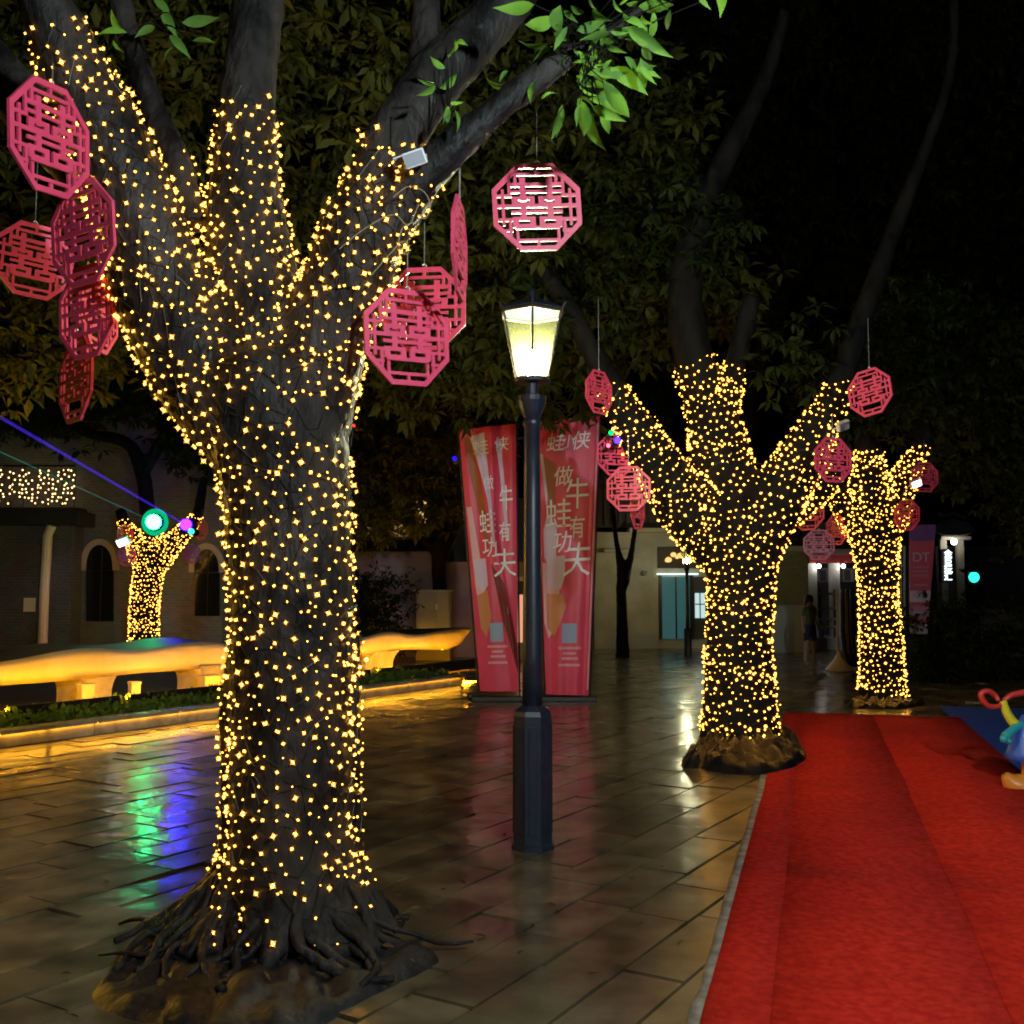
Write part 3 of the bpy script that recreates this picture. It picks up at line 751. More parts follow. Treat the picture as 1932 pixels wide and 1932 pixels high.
# ---- background trees: trunk and a crown of leaf whorls each
def bp(px, py, Y, r, ry=None, rz=None): p = at(px, py, Y); return (p.x, p.y, p.z, r, ry or r*.8, rz or r*.7)
def bg_tree(label, base_px, Y, limbs, blobs, n, ln, seed, mt='leaf_dark', name='broadleaf_tree', rt=.05, group='broadleaf trees behind the plaza'):
    b0 = gr(base_px, HZ + F*H/Y)
    t = thing(name, label, 'tree', b0, group)
    ls = [limb([(q[0], q[1], q[2] if len(q) > 3 else Y, q[-1]) for q in l]) for l in limbs]
    place(trunk_mesh(ls, rt, disp=.03), 'trunk', t, M['bark_far'])
    crown(t, blobs, n, ln, seed, M[mt]); return t
bg_tree('broad tree with olive leaves behind the big foreground tree', 640, 10.5,
        [[(640,1420,30),(630,1100,24),(600,800,22),(560,500,18),(520,250,14)],[(600,700,16),(700,450,12),(760,250,10)],[(590,600,15),(420,380,11),(250,250,8)]],
        [bp(120,130,9.5,1.5),bp(380,120,9.5,1.3),bp(620,180,9.8,1.5),bp(330,420,10.2,1.2),bp(620,460,10.2,1.2),bp(860,180,9.8,1.2),bp(850,470,10.5,1.0),bp(60,420,10,1.1),bp(60,640,11,1.0),bp(560,-50,9,1.8),bp(150,-80,9,1.6),bp(250,620,11,1.0)], 2600, .21, 31, 'leaf')
bg_tree('leafy tree hanging over the lamp post behind the hanging panels', 1075, 18.0,
        [[(1075,1290,18,17),(1080,1100,18,14),(1105,800,16,14),(1080,650,14.5,13),(980,480,13,12),(900,380,12.5,9)],[(1100,760,16,11),(1190,560,14,10),(1260,400,13,8)]],
        [bp(860,640,12.5,1.0),bp(960,690,12.2,.8),bp(1100,600,12.5,1.1),bp(960,480,12.5,1.2),bp(1180,430,12.5,1.1),bp(1120,240,12.5,1.5),bp(1300,560,13,1.0),bp(800,700,13,.8),bp(1050,735,12.6,.6),bp(960,250,12.8,1.2)], 1900, .24, 32, 'leaf')
bg_tree('tall dark tree filling the upper right of the view', 1400, 26.0,
        [[(1400,1235,24),(1400,1000,20),(1430,700,18),(1500,400,16),(1560,150,11)],[(1450,640,12),(1640,420,9),(1760,260,7)],[(1445,600,12),(1350,380,9),(1260,220,7)]],
        [bp(1300,120,25,3.4),bp(1560,140,25,3.7),bp(1820,160,25,3.4),bp(1420,420,25.5,3.0),bp(1700,430,25.5,3.3),bp(1920,430,25.5,3.0),bp(1350,640,26,2.3),bp(1580,600,26,2.4),bp(1780,640,26,2.4),bp(1500,-60,24,3.8),bp(1900,-40,24,3.4)], 3400, .36, 33)
bg_tree('dark green tree overhanging the hedge at the right edge', 2050, 19.0,
        [[(2050,1290,26),(2030,1000,22),(1980,760,18),(1900,600,12)],[(2010,900,14),(1880,800,9)]],
        [bp(1850,820,17.5,1.4),bp(1960,900,17.5,1.1),bp(1790,700,17.5,1.2),bp(1930,700,17.5,1.4),bp(1990,1020,18,.8),bp(1730,620,17.5,1.1)], 1700, .2, 34, 'leaf')
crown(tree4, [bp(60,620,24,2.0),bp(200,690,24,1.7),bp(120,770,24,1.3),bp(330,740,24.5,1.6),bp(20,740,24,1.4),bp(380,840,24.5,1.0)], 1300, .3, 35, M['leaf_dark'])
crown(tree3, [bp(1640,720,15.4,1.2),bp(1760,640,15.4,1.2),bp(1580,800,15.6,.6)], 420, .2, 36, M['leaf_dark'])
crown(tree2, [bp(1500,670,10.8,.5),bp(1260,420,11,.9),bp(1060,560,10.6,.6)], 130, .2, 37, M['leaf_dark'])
bg_tree('bushy tree rising before the mauve wall behind the bench', 835, 25.3,
        [[(835,1245,16),(832,1150,14),(828,1040,14),(835,960,12),(850,860,9)],[(832,1060,11),(862,990,8),(880,900,6)],[(828,1050,9),(770,985,7),(720,930,5)]],
        [bp(720,900,21.5,1.3),bp(820,850,21.5,1.4),bp(760,960,21.5,1.0,.8,.5),bp(690,980,21.5,.8,.8,.5),bp(880,800,21.5,1.2),bp(640,860,21.5,1.1),bp(740,770,21.5,1.3),bp(860,940,21.8,.7)], 1200, .25, 38, 'leaf')
bg_tree('slim forked tree with two upright stems before the cream shop', 1176, 26.0,
        [[(1174,1242,14),(1174,1180,11),(1172,1120,10),(1176,1085,13),(1166,1040,6),(1158,980,5),(1150,900,4)],[(1178,1095,10),(1192,1040,6),(1200,980,5),(1215,880,4)]],
        [bp(1150,860,26,1.0),bp(1225,850,26,1.1),bp(1190,780,26,1.3)], 380, .26, 39, rt=.04)

# ------------------------------------------------------------------ hanging octagon panels
def octagon_mesh(S=.45, th=.014):
    a = S / 2
    rects = []   # (u0,u1,v0,v1) in apothems
    def rc(u0, u1, v0, v1, mirror=True):
        rects.append((u0, u1, v0, v1))
        if mirror: rects.append((-u1, -u0, v0, v1))
    t = .033
    for s in (1, -1):
        rc(-.46, .46, s*.76 - t, s*.76 + t, False); rc(-t, t, min(s*.76, s*.95), max(s*.76, s*.95), False)
        rc(.43, .43 + 2*t, min(s*.52, s*.93), max(s*.52, s*.93))
        rc(.58, .58 + 2*t, min(s*.28, s*.78), max(s*.28, s*.78))
    rc(-.62, .62, .52 - .045, .52 + .045, False); rc(-.58, .58, .36 - t, .36 + t, False)
    rc(.24, .37, .14, .68)
    rc(-.93, .93, -.01, .07, False); rc(-.58, .58, -.14, -.07, False); rc(.24, .37, -.3, .03)
    for lo, hi in ((.03, .25), (-.46, -.22)):
        rc(.045, .17, lo, hi); rc(.42, .56, lo, hi); rc(.17, .42, lo, lo + .075); rc(.17, .42, hi - .085, hi)
    rc(-.5, .5, -.5, -.43, False)
    rc(.73, .73 + 2*t, -.42, .42)
    for v in (.27, -.28): rc(.56, .94, v - t, v + t)
    rc(.56, .8, -.56, -.5)
    xs = sorted({round(r[i], 4) for r in rects for i in (0, 1)}); ys = sorted({round(r[i], 4) for r in rects for i in (2, 3)})
    nx, ny = len(xs) - 1, len(ys) - 1
    def filled(i, j):
        if not (0 <= i < nx and 0 <= j < ny): return False
        x = (xs[i]+xs[i+1])/2; y = (ys[j]+ys[j+1])/2
        if abs(x) + abs(y) > 1.36: return False
        return any(r[0] < x < r[1] and r[2] < y < r[3] for r in rects)
    mb_ = MB(); h = th/2 - .0015; vid = {}
    def vv(i, j, k):
        key = (i, j, k)
        if key not in vid: vid[key] = len(mb_.v); mb_.v.append((xs[i]*a, (-h if k == 0 else h), ys[j]*a))
        return vid[key]
    def F4(q): mb_.f.append(q); mb_.m.append(0)
    for i in range(nx):
        for j in range(ny):
            if not filled(i, j): continue
            F4([vv(i,j,0), vv(i+1,j,0), vv(i+1,j+1,0), vv(i,j+1,0)]); F4([vv(i,j+1,1), vv(i+1,j+1,1), vv(i+1,j,1), vv(i,j,1)])
            if not filled(i-1, j): F4([vv(i,j,0), vv(i,j+1,0), vv(i,j+1,1), vv(i,j,1)])
            if not filled(i+1, j): F4([vv(i+1,j,1), vv(i+1,j+1,1), vv(i+1,j+1,0), vv(i+1,j,0)])
            if not filled(i, j-1): F4([vv(i,j,1), vv(i+1,j,1), vv(i+1,j,0), vv(i,j,0)])
            if not filled(i, j+1): F4([vv(i,j+1,0), vv(i+1,j+1,0), vv(i+1,j+1,1), vv(i,j+1,1)])
    # octagonal frame
    ro = a / math.cos(math.pi/8); ri = (a - .024) / math.cos(math.pi/8); hh = th/2
    ring = []
    for r, y in ((ro, -hh), (ro, hh), (ri, hh), (ri, -hh)):
        ring.append([(r*math.cos(math.pi/8 + k*math.pi/4), y, r*math.sin(math.pi/8 + k*math.pi/4)) for k in range(8)])
    base = len(mb_.v)
    for rg_ in ring: mb_.v += rg_
    for q in range(4):
        for k in range(8):
            k2 = (k+1) % 8; q2 = (q+1) % 4
            F4([base+q*8+k, base+q*8+k2, base+q2*8+k2, base+q2*8+k])
    me = mb_.mesh('panel'); me.materials.append(M['octa']); return me
OCT = octagon_mesh()
wm = MB(); wm.tube([(0,0,0),(0,0,1)], 1, 5); WIRE = wm.mesh('wire'); WIRE.materials.append(M['thread'])
hk = MB(); hk.tube([(0,0,.0),(.012,0,.012),(.012,0,.03),(0,0,.042),(-.010,0,.03)], .0028, 5); HOOK = hk.mesh('hook'); HOOK.materials.append(M['white_wire'])
def panel(px, py, Y, yaw, label, top=None, roll=0, nod=0, thick=.0022, group='red octagonal double happiness panels hung from the trees'):
    c_ = at(px, py, Y); yaw += math.degrees(math.atan((966 - px) / F))
    t = thing('lattice_panel', label, 'hanging panel', c_, group)
    o = add_mesh('octagon', OCT, t); o.rotation_euler = Euler((R(nod), R(roll), R(yaw)), 'YXZ')
    ztop = at(px, top, Y).z - c_.z if top else .225 + .5
    w_ = add_mesh('hanging_wire', WIRE, t); w_.location = (0, 0, .222); w_.scale = (thick, thick, ztop - .222)
    k_ = add_mesh('hook', HOOK, t); k_.location = (0, 0, .205); k_.rotation_euler = (0, 0, R(yaw))
panel(95,262,4.10,48,'pink lit octagonal lattice panel, topmost at the left edge', 120, roll=-8, nod=4)
panel(156,440,4.35,-57,'steeply turned red octagonal panel just below the topmost left one', 330, nod=5)
panel(64,492,6.0,14,'dull red octagonal panel touching the left edge of the view', 300, roll=3)
panel(163,588,4.85,-58,'pink octagonal panel half hidden below the turned red one', 500, nod=3)
panel(188,585,5.4,66,'narrow red panel edge showing behind the half hidden pink panel', 480)
panel(143,716,5.3,-70,'narrow red octagonal panel hanging lowest at the left', 560)
panel(768,637,4.70,30,'large pink octagonal panel in front of another one left of the lamp', 480, roll=-3)
panel(800,583,5.35,-12,'bright red octagonal panel behind the large pink one', 420)
panel(867,470,4.62,82,'edge-on red panel hanging from a pale cable beside the branch', 318, thick=.004)
panel(1013,391,5.05,6,'pink octagonal panel hanging alone above the lamp post', 190, roll=-3)
panel(1130,740,10.4,54,'red octagonal panel hanging above the right banner', 560)
panel(1163,858,10.9,20,'red panel half hidden behind the right banner top', 780)
panel(1186,922,10.2,-14,'large red octagonal panel left of the carpet tree trunk', 820)
panel(1203,958,10.5,72,'narrow crimson panel tail under the red panel left of the carpet tree', 880)
panel(1641,740,9.7,-30,'pink red octagonal panel right of the carpet tree tip', 600, roll=-8)
panel(1572,868,10.2,38,'red octagonal panel hanging under the right limb of the carpet tree', 780)
panel(1524,966,12.6,-30,'bright red panel between the two lit trees on the right', 900)
panel(1545,1028,15.2,8,'dim red panel in front of the porch beam', 960)
panel(1578,1000,15.4,50,'red panel overlapping the left side of the far lit tree', 940)
panel(1745,900,15.2,36,'red panel right of the far lit tree top', 830)
panel(1711,972,15.0,-40,'orange red panel right of the far lit tree fork', 920)
panel(236,1008,23.6,40,'tiny red panel at upper left of the distant lit tree', 980)
panel(240,1050,23.5,30,'tiny orange panel at lower left of the distant lit tree', 1010)
panel(362,1045,23.6,-35,'tiny red panel under the right limb of the distant lit tree', 1000)
panel(380,1000,23.8,-50,'tiny dim panel at the tip of the distant lit tree', 960)

# ------------------------------------------------------------------ lamp posts
def pane_mat():
    m = bpy.data.materials.new('frosted lantern glass'); m.use_nodes = True; n = m.node_tree.nodes; n.clear()
    tl = n.new('ShaderNodeBsdfTranslucent'); tl.inputs[0].default_value = (.90, .98, .40, 1)
    tp = n.new('ShaderNodeBsdfTransparent'); tp.inputs[0].default_value = (.50, .52, .44, 1)
    mx = n.new('ShaderNodeMixShader'); mx.inputs[0].default_value = .0068
    o = n.new('ShaderNodeOutputMaterial')
    m.node_tree.links.new(tl.outputs[0], mx.inputs[2]); m.node_tree.links.new(tp.outputs[0], mx.inputs[1]); m.node_tree.links.new(mx.outputs[0], o.inputs[0])
    return m
M['pane'] = pane_mat()
M['lamp_bulb'] = emis('warm lamp bulb', (1.0, .95, .70), 4800)
M['lamp_bulb_far'] = emis('weak lamp bulb', (1.0, .93, .60), 1500)
M['fill_bulb_cool'] = emis('cool fill bulb', (.68, .80, 1.0), 5900)
def lamp(label, loc, scale=1.0, bulb='lamp_bulb', group='street lamps of the plaza'):
    t = thing('street_lamp', label, 'street lamp', (0, 0, 0), group)
    zl = 2.95
    b_ = MB(); b_.lathe([(.142,0),(.142,.03),(.128,.04),(.128,.82),(.118,.85),(.09,.87),(.066,.885)], n=8, ph=math.pi/8)
    b_.build('base', M['iron'], t)
    for k in range(8):
        a = k * math.pi/4; q = Matrix.Rotation(a, 4, 'Z') @ Matrix.Translation((.1205, 0, .43))
        gb = MB(); gb.obox(q, (.008, .052, .66)); gb.build('raised_panel', M['iron'], t, bevel=.003)
    p_ = MB(); p_.lathe([(.066,.88),(.062,1.2),(.054,2.2),(.050,zl-.30),(.060,zl-.29),(.060,zl-.25),(.045,zl-.24)], n=14); p_.build('pole', M['iron'], t, smooth=True)
    c_ = MB(); c_.lathe([(.05,zl-.245),(.07,zl-.20),(.092,zl-.13),(.094,zl-.10),(.04,zl-.085),(.04,zl-.01),(.115,zl-.008),(.118,zl+.012),(.1,zl+.014)], n=18); c_.build('cup', M['iron'], t, smooth=False)
    rb, rt, hh = .112, .212, .44
    fr = MB()
    for k in range(6):
        a = -math.pi/2 + k * math.pi/3; a2 = a + math.pi/3
        p0 = Vector((rb*math.cos(a), rb*math.sin(a), zl+.012)); p1 = Vector((rt*math.cos(a), rt*math.sin(a), zl+hh))
        fr.tube([p0, p1], .0085, 6)
        q0 = Vector((rb*math.cos(a2), rb*math.sin(a2), zl+.012)); q1 = Vector((rt*math.cos(a2), rt*math.sin(a2), zl+hh))
        fr.tube([p1, q1], .010, 6); fr.tube([p0, q0], .010, 6)
        pn = MB(); ins = lambda A, B, f: A.lerp(B, f)
        pn.add([ins(p0,q0,.06)*1.0, ins(q0,p0,.06), ins(q1,p1,.04), ins(p1,q1,.04)], [(0,1,2,3)])
        pn.build('glass_pane', M['pane'], t, recalc=False)
        lug = MB(); lug.tube([p1, p1 + Vector((math.cos(a)*.035, math.sin(a)*.035, .05))], [.008, .004], 5); lug.build('corner_lug', M['lamp_frame'], t)
    fr.build('lantern_frame', M['lamp_frame'], t)
    rf = MB(); rf.lathe([(.226,zl+hh+.008),(.233,zl+hh+.016),(.15,zl+hh+.06),(.05,zl+hh+.10),(.018,zl+hh+.12),(.022,zl+hh+.15),(.004,zl+hh+.18)], n=6, ph=-math.pi/2); rf.build('lantern_roof', M['iron'], t)
    bu = MB(); bu.lathe([(.012,zl+.02),(.03,zl+.05),(.046,zl+.10),(.046,zl+.15),(.03,zl+.19),(.01,zl+.205)], n=12)
    if bulb == 'fill_bulb_cool':
        bu = MB(); bu.lathe([(.02,zl+.02),(.06,zl+.05),(.085,zl+.10),(.085,zl+.18),(.06,zl+.23),(.02,zl+.25)], n=16)
    bu.build('light_bulb', M[bulb], t, smooth=True)
    t.location = loc; t.scale = (scale,)*3; return t
lp = gr(1005, 1600)
LS = (at(1000, 548, lp.y).z) / (2.95 + .44 + .16)
lamp('black street lamp with glowing six sided lantern beside the banners', lp, LS)
flp = gr(1298, HZ + F*H/26.5)
lamp('tiny distant glowing street lamp before the teal shop door', flp, .80, 'lamp_bulb_far')
lamp('added cool white fill lamp in street lamp form, unseen right of the viewer', (2.3, .1, 0), 1.28, 'fill_bulb_cool')  # added fill lamp, out of view, brightens the carpet and hanging panels

M['fill_bulb_amber'] = emis('amber fill bulb', (1.0, .52, .06), 11000)
lamp('added amber fill lamp in street lamp form, unseen beyond the left edge', (-6.5, 9.2, 0), .74, 'fill_bulb_amber')  # added lamp, out of view, lays golden light on the left paving

# ------------------------------------------------------------------ banners
BY = 15.6
def banner(label, quad, seed, folds, art):
    """quad: px of top-left, top-right, bottom-right, bottom-left"""
    tl, tr, br_, bl_ = [at(*q, BY) for q in quad]
    t = thing('banner_stand', label, 'banner', ((bl_.x+br_.x)/2, BY, 0), 'promotional banners behind the lamp')
    def pos(u, v, e=0.0):     # v: 0 top .. 1 bottom
        p = tl.lerp(tr, u).lerp(bl_.lerp(br_, u), v)
        d = folds(u, v)
        return Vector((p.x, p.y - d - e, p.z))
    nu, nv = 40, 120; c_ = MB()
    c_.add([pos(i/nu, j/nv) for j in range(nv+1) for i in range(nu+1)],
           [(j*(nu+1)+i, (j+1)*(nu+1)+i, (j+1)*(nu+1)+i+1, j*(nu+1)+i+1) for j in range(nv) for i in range(nu)])
    cl = c_.build('cloth', M['banner'], t, smooth=True, recalc=False)
    def shape(name, poly, mt, e=.006):
        # a printed area: triangulate finely so it follows the folds
        bm = bmesh.new(); vs = [bm.verts.new((x, 0, y)) for x, y in poly]; f = bm.faces.new(vs)
        bmesh.ops.triangulate(bm, faces=bm.faces[:])
        for _ in range(4): bmesh.ops.subdivide_edges(bm, edges=[q for q in bm.edges if q.calc_length() > .045], cuts=1); bmesh.ops.triangulate(bm, faces=bm.faces[:])
        for v in bm.verts: v.co = pos(min(1, max(0, v.co.x)), min(1, max(0, v.co.z)), e) - ORI[t.name]
        me = bpy.data.meshes.new(name); bm.to_mesh(me); bm.free(); me.materials.append(mt)
        ob = bpy.data.objects.new(name, me); link(ob, cl); return ob
    W_ = (tr - tl).length; Hh = (tl - bl_).length
    def text(ch, u, v, size, mt, e=.012, sx=1.0, slant=0.0, bold=0.0, name='printed_character'):
        cu = bpy.data.curves.new('t', 'FONT'); cu.body = ch; cu.align_x = 'CENTER'; cu.align_y = 'CENTER'; cu.offset = bold; cu.resolution_u = 2
        ob = bpy.data.objects.new('tmp', cu); C.objects.link(ob); me = evaluated_mesh(ob); bpy.data.objects.remove(ob)
        bm = bmesh.new(); bm.from_mesh(me); bmesh.ops.triangulate(bm, faces=bm.faces[:])
        size *= 1.2
        for q in bm.verts:
            x = q.co.x * size * sx + q.co.y * size * slant; z = q.co.y * size
            q.co = pos(u + x / W_, v - z / Hh, e) - ORI[t.name]
        bm.to_mesh(me); bm.free(); me.materials.clear(); me.materials.append(mt)
        o_ = bpy.data.objects.new(name, me); link(o_, cl)
    art(shape, text)
    fr = MB()
    fr.tube([tl + Vector((-.03,.02,.0)), tr + Vector((.05,.02,.02))], .013, 8)
    fr.tube([tl + Vector((-.02,.04,0)), Vector((bl_.x - .02, BY+.04, .06))], .014, 8); fr.tube([tr + Vector((.02,.04,0)), Vector((br_.x + .02, BY+.04, .06))], .014, 8)
    fr.tube([Vector((bl_.x-.05, BY+.02, bl_.z+.01)), Vector((br_.x+.05, BY+.02, br_.z+.01))], .012, 8)
    fr.build('frame', M['black'], t)
    bs = MB(); bs.box((bl_.x-.12, BY-.06, 0), (br_.x+.12, BY+.14, .07)); bs.ball((bl_.x-.15, BY, .07), .06); bs.build('foot_beam', M['black'], t, bevel=.01)
    return t
def foldsL(u, v):
    d1 = abs((u - (.22 + .78*min(1, v*1.02))) )           # diagonal crease falling to the lower right
    d2 = abs(u - (.55 + .75*max(0, v - .55)))
    return .03*math.exp(-(d1/.05)**2) + .02*math.exp(-(d2/.04)**2) + .03*math.sin(u*15 + v*2)*(1-v)*math.exp(-((u-.6)/.35)**2) + .035*math.sin(3.1*u) + .012*math.sin(u*22)*(1-v)**2
def foldsR(u, v):
    return .035*math.sin(3.1*u) + .010*math.sin(u*16 + v*3)*(.4+.6*v) + .02*math.exp(-((u-.93)/.03)**2) + .012*math.exp(-((u-.06)/.03)**2)
def artR(shape, text):
    shape('printed_patch', [(.1,.13),(.3,.16),(.28,.30),(.22,.36),(.16,.30)], M['b_brown'])
    shape('printed_patch', [(.04,.12),(.09,.12),(.15,.28),(.13,.34)], M['b_lilac'])
    shape('printed_patch', [(.06,.40),(.14,.34),(.30,.40),(.28,.52),(.16,.56),(.06,.50)], M['b_lilac'])
    shape('printed_patch', [(.02,.52),(.30,.54),(.34,.62),(.30,.74),(.10,.80),(.02,.74)], M['b_pink'])
    shape('printed_patch', [(.08,.635),(.40,.64),(.47,.68),(.40,.72),(.22,.79),(.08,.76)], M['b_orange'], .008)
    shape('printed_patch', [(.12,.50),(.45,.50),(.44,.58),(.36,.62),(.18,.62),(.10,.58)], M['b_lilac'], .008)
    shape('printed_patch', [(.955,.02),(.985,.02),(.985,.98),(.955,.98)], M['b_pink'])
    for k, (ch, u, v, s) in enumerate((('蛙',.30,.088,.25),('小',.50,.088,.18),('侠',.71,.088,.25))): text(ch, u, v, s, M['b_white'], slant=.15)
    text('做', .42, .215, .27, M['b_white'], slant=.12); text('牛', .66, .285, .42, M['b_white'], sx=.85)
    text('蛙', .33, .355, .40, M['b_white']); text('有', .67, .405, .30, M['b_white'], sx=.8)
    text('功', .40, .455, .30, M['b_white'], slant=.12); text('夫', .68, .525, .46, M['b_white'], slant=.1)
    rows(shape, .54)
def rows(shape, uc):
    shape('printed_square', [(uc-.155,.745),(uc+.155,.745),(uc+.155,.815),(uc-.155,.815)], M['b_blue'])
    rr = random.Random(4)
    for v, w_ in ((.833,.46),(.852,.27),(.870,.33),(.893,.48)):
        u = uc - w_/2
        while u < uc + w_/2:
            d = rr.uniform(.02, .035)
            shape('printed_dash', [(u,v-.0045),(u+d,v-.0045),(u+d,v+.0045),(u,v+.0045)], M['b_pink'], .008); u += d + .012
def artL(shape, text):
    shape('printed_patch', [(.06,.03),(.18,.03),(.34,.22),(.44,.44),(.36,.46),(.24,.30),(.12,.16)], M['b_brown'])
    shape('printed_patch', [(.18,.03),(.44,.02),(.46,.10),(.52,.30),(.55,.46),(.50,.46),(.44,.28),(.30,.14)], M['b_lilac'])
    shape('printed_patch', [(.64,.06),(.72,.05),(.80,.28),(.84,.44),(.77,.44),(.70,.20)], M['b_lilac'])
    shape('printed_patch', [(.03,.30),(.12,.30),(.24,.52),(.30,.74),(.20,.78),(.08,.60)], M['b_pink'])
    shape('printed_patch', [(.08,.50),(.34,.50),(.36,.60),(.26,.63),(.12,.60)], M['b_lilac'], .008)
    shape('printed_patch', [(.10,.64),(.34,.62),(.40,.72),(.26,.80),(.14,.76)], M['b_orange'], .008)
    shape('printed_patch', [(.44,.52),(.72,.60),(.99,.84),(.99,.93),(.66,.74)], M['b_dark'])
    text('蛙', .36, .080, .22, M['b_white']); text('侠', .74, .075, .2, M['b_white'])
    text('做', .48, .22, .20, M['b_white'], sx=.7); text('牛', .80, .285, .34, M['b_white'], sx=.6)
    text('蛙', .42, .37, .32, M['b_white'], sx=.8); text('有', .76, .41, .26, M['b_white'], sx=.7)
    text('功', .44, .465, .28, M['b_white'], sx=.85); text('夫', .74, .53, .38, M['b_white'])
    rows(shape, .50)
banner('creased red banner with white brush lettering left of the lamp pole', [(866,812),(973,800),(978,1304),(906,1304)], 1, foldsL, artL)
banner('smoother red banner with white brush lettering right of the lamp pole', [(1012,797),(1132,785),(1110,1312),(1030,1310)], 2, foldsR, artR)

# ------------------------------------------------------------------ planter with kerb, wavy bench and ground cover
kl = (k1 - k0).length
pl = thing('planter_kerb', 'low stone kerb edging the planted bed under the yellow bench', 'kerb', (k0.x, k0.y, 0))
t_ = -6.0
while t_ < kl:
    ln = 1.2; e = min(kl, t_ + ln); tm_ = (t_+e)/2; rz = Matrix.Rotation(math.atan2(kd.y, kd.x), 4, 'Z')
    def kbox(name, q0, q1, z0, z1, bev, gap_=.008):
        m_ = MB(); c_ = k0 + kd*tm_ + kn*((q0+q1)/2); m_.obox(Matrix.Translation((c_.x, c_.y, (z0+z1)/2)) @ rz, (e - t_ - gap_, q1-q0, z1-z0)); return m_.build(name, M['kerb'], pl, bevel=bev)
    kbox('kerb_stone', .06, .20, -.02, .134, .006); cp_ = kbox('cap_stone', 0, .21, .1345, .170, .008); kbox('strip_hood', .0, .010, .122, .1335, 0, .008); t_ += ln  # overhang and lip shaped to hide the added strip from the front
for i, (ta, tb_) in enumerate(((-6,.6),(.6,3.2),(3.2,5.9),(5.9,kl-.1))):
    p0 = k0 + kd*(ta+.03) + kn*.045; p1 = k0 + kd*(tb_-.03) + kn*.045
    th_ = thing('kerb_fill_strip', 'added amber fill strip hidden under the kerb cap, %s stretch' % ('leftmost','left middle','trunk side','far right')[i], 'light', (p0.x, p0.y, 0), 'added amber fill strips under the kerb cap')  # strips added, out of sight, to cast amber light over the paving
    m_ = MB(); m_.tube([(p0.x,p0.y,.1228),(p1.x,p1.y,.1228)], .005, 6); m_.build('tube', M['led_kerb_fill'], th_)
    m_ = MB(); q0 = p0 + kn*.009; q1 = p1 + kn*.009; m_.tube([(q0.x,q0.y,.1265),(q1.x,q1.y,.1265)], .004, 4); m_.build('clip_rail', M['black'], th_)
e0 = k1 + kn * .09; m_ = MB(); c_ = k1 + kn * 1.3; m_.obox(Matrix.Translation((c_.x, c_.y, .07)) @ Matrix.Rotation(math.atan2(kn.y, kn.x), 4, 'Z'), (2.4, .16, .145)); m_.build('kerb_stone', M['kerb'], pl, bevel=.012)
sb = MB(); a = k0 - kd*6 + kn*.18; b = k1 + kn*.18; c_ = k1 + kn*6.5; d = k0 - kd*6 + kn*6.5
sb.add([(p.x, p.y, .06) for p in (a, b, c_, d)], [(0,1,2,3)]); sb.build('planting_bed', M['soil'], kind='structure')
# bench: front face line
bA, bB = gr(200, 1335), gr(725, 1275); bd = (bB - bA).normalized(); bn = Vector((-bd.y, bd.x, 0))
def bt(px):
    k = (px - 966) / F
    return (k * bA.y - bA.x) / (bd.x - k * bd.y)
topc = [(-300,1262),(-120,1258),(0,1250),(94,1231),(141,1223),(199,1222),(253,1229),(305,1224),(387,1210),(422,1212),(480,1222),(540,1222),(600,1214),(673,1207),(744,1190),(794,1200),(846,1189),(883,1184)]
botc = [(-300,1312),(-120,1300),(0,1293),(117,1285),(223,1275),(305,1268),(375,1264),(450,1258),(540,1250),(661,1238),(721,1236),(763,1226),(844,1226),(868,1214),(883,1186)]
def curve(cv):
    ts = [bt(p) for p, y in cv]; zs = []
    for (p, y), t in zip(cv, ts):
        Y = (bA + bd * t).y; zs.append(at(966, y, Y).z)
    return lambda t: float(np.interp(t, ts, zs))
ztop, zbot = curve(topc), curve(botc)
def smooth_c(f, t): return sum(f(t + d) for d in (-.3, -.15, 0, .15, .3)) / 5
bench = thing('sculptural_bench', 'long wavy bench glowing yellow above the planted bed', 'bench', (bA.x, bA.y, 0))
n = 150; t0b, t1b = bt(-300), bt(882)
sh = MB(); vs = []
for i in range(n + 1):
    t = t0b + (t1b - t0b) * i / n
    zt, zb = smooth_c(ztop, min(t, t1b - .3)) if t < t1b - .3 else ztop(t), smooth_c(zbot, t) if t < t1b - .9 else zbot(t)
    tip = max(0, min(1, (t1b - t) / 1.2)); dp = .15 + .75 * tip
    bulge = .10 * math.sin(t * 1.1)
    for j, (q, z) in enumerate(((.0, zb + .0), (-.05, zb + (zt-zb)*.3), (-.03, zb + (zt-zb)*.75), (.04, zt), (dp*.5, zt - .06*tip), (dp, zt + .05*tip), (dp + .02, zt - .02), (dp*.8, zb + (zt - zb)*.35), (.03*tip + .02, zb + .035))):
        p = bA + bd * t + bn * (q + bulge + .12*math.sin(t*.9)*(z - zb))
        vs.append((p.x, p.y, z))
fs_ = []
for i in range(n):
    for j in range(9): fs_.append((i*9+j, i*9+(j+1) % 9, (i+1)*9+(j+1) % 9, (i+1)*9+j))
fs_.append(tuple(range(9))); fs_.append(tuple(n*9 + j for j in range(9)))
sh.add(vs, fs_); sh.m = [(1 if (i % 9) in (3,4,5,6,7) else 0) if i < n*9 else 0 for i in range(len(fs_))]; sh.build('shell', [M['bench'], M['bench_top']], bench, smooth=True)
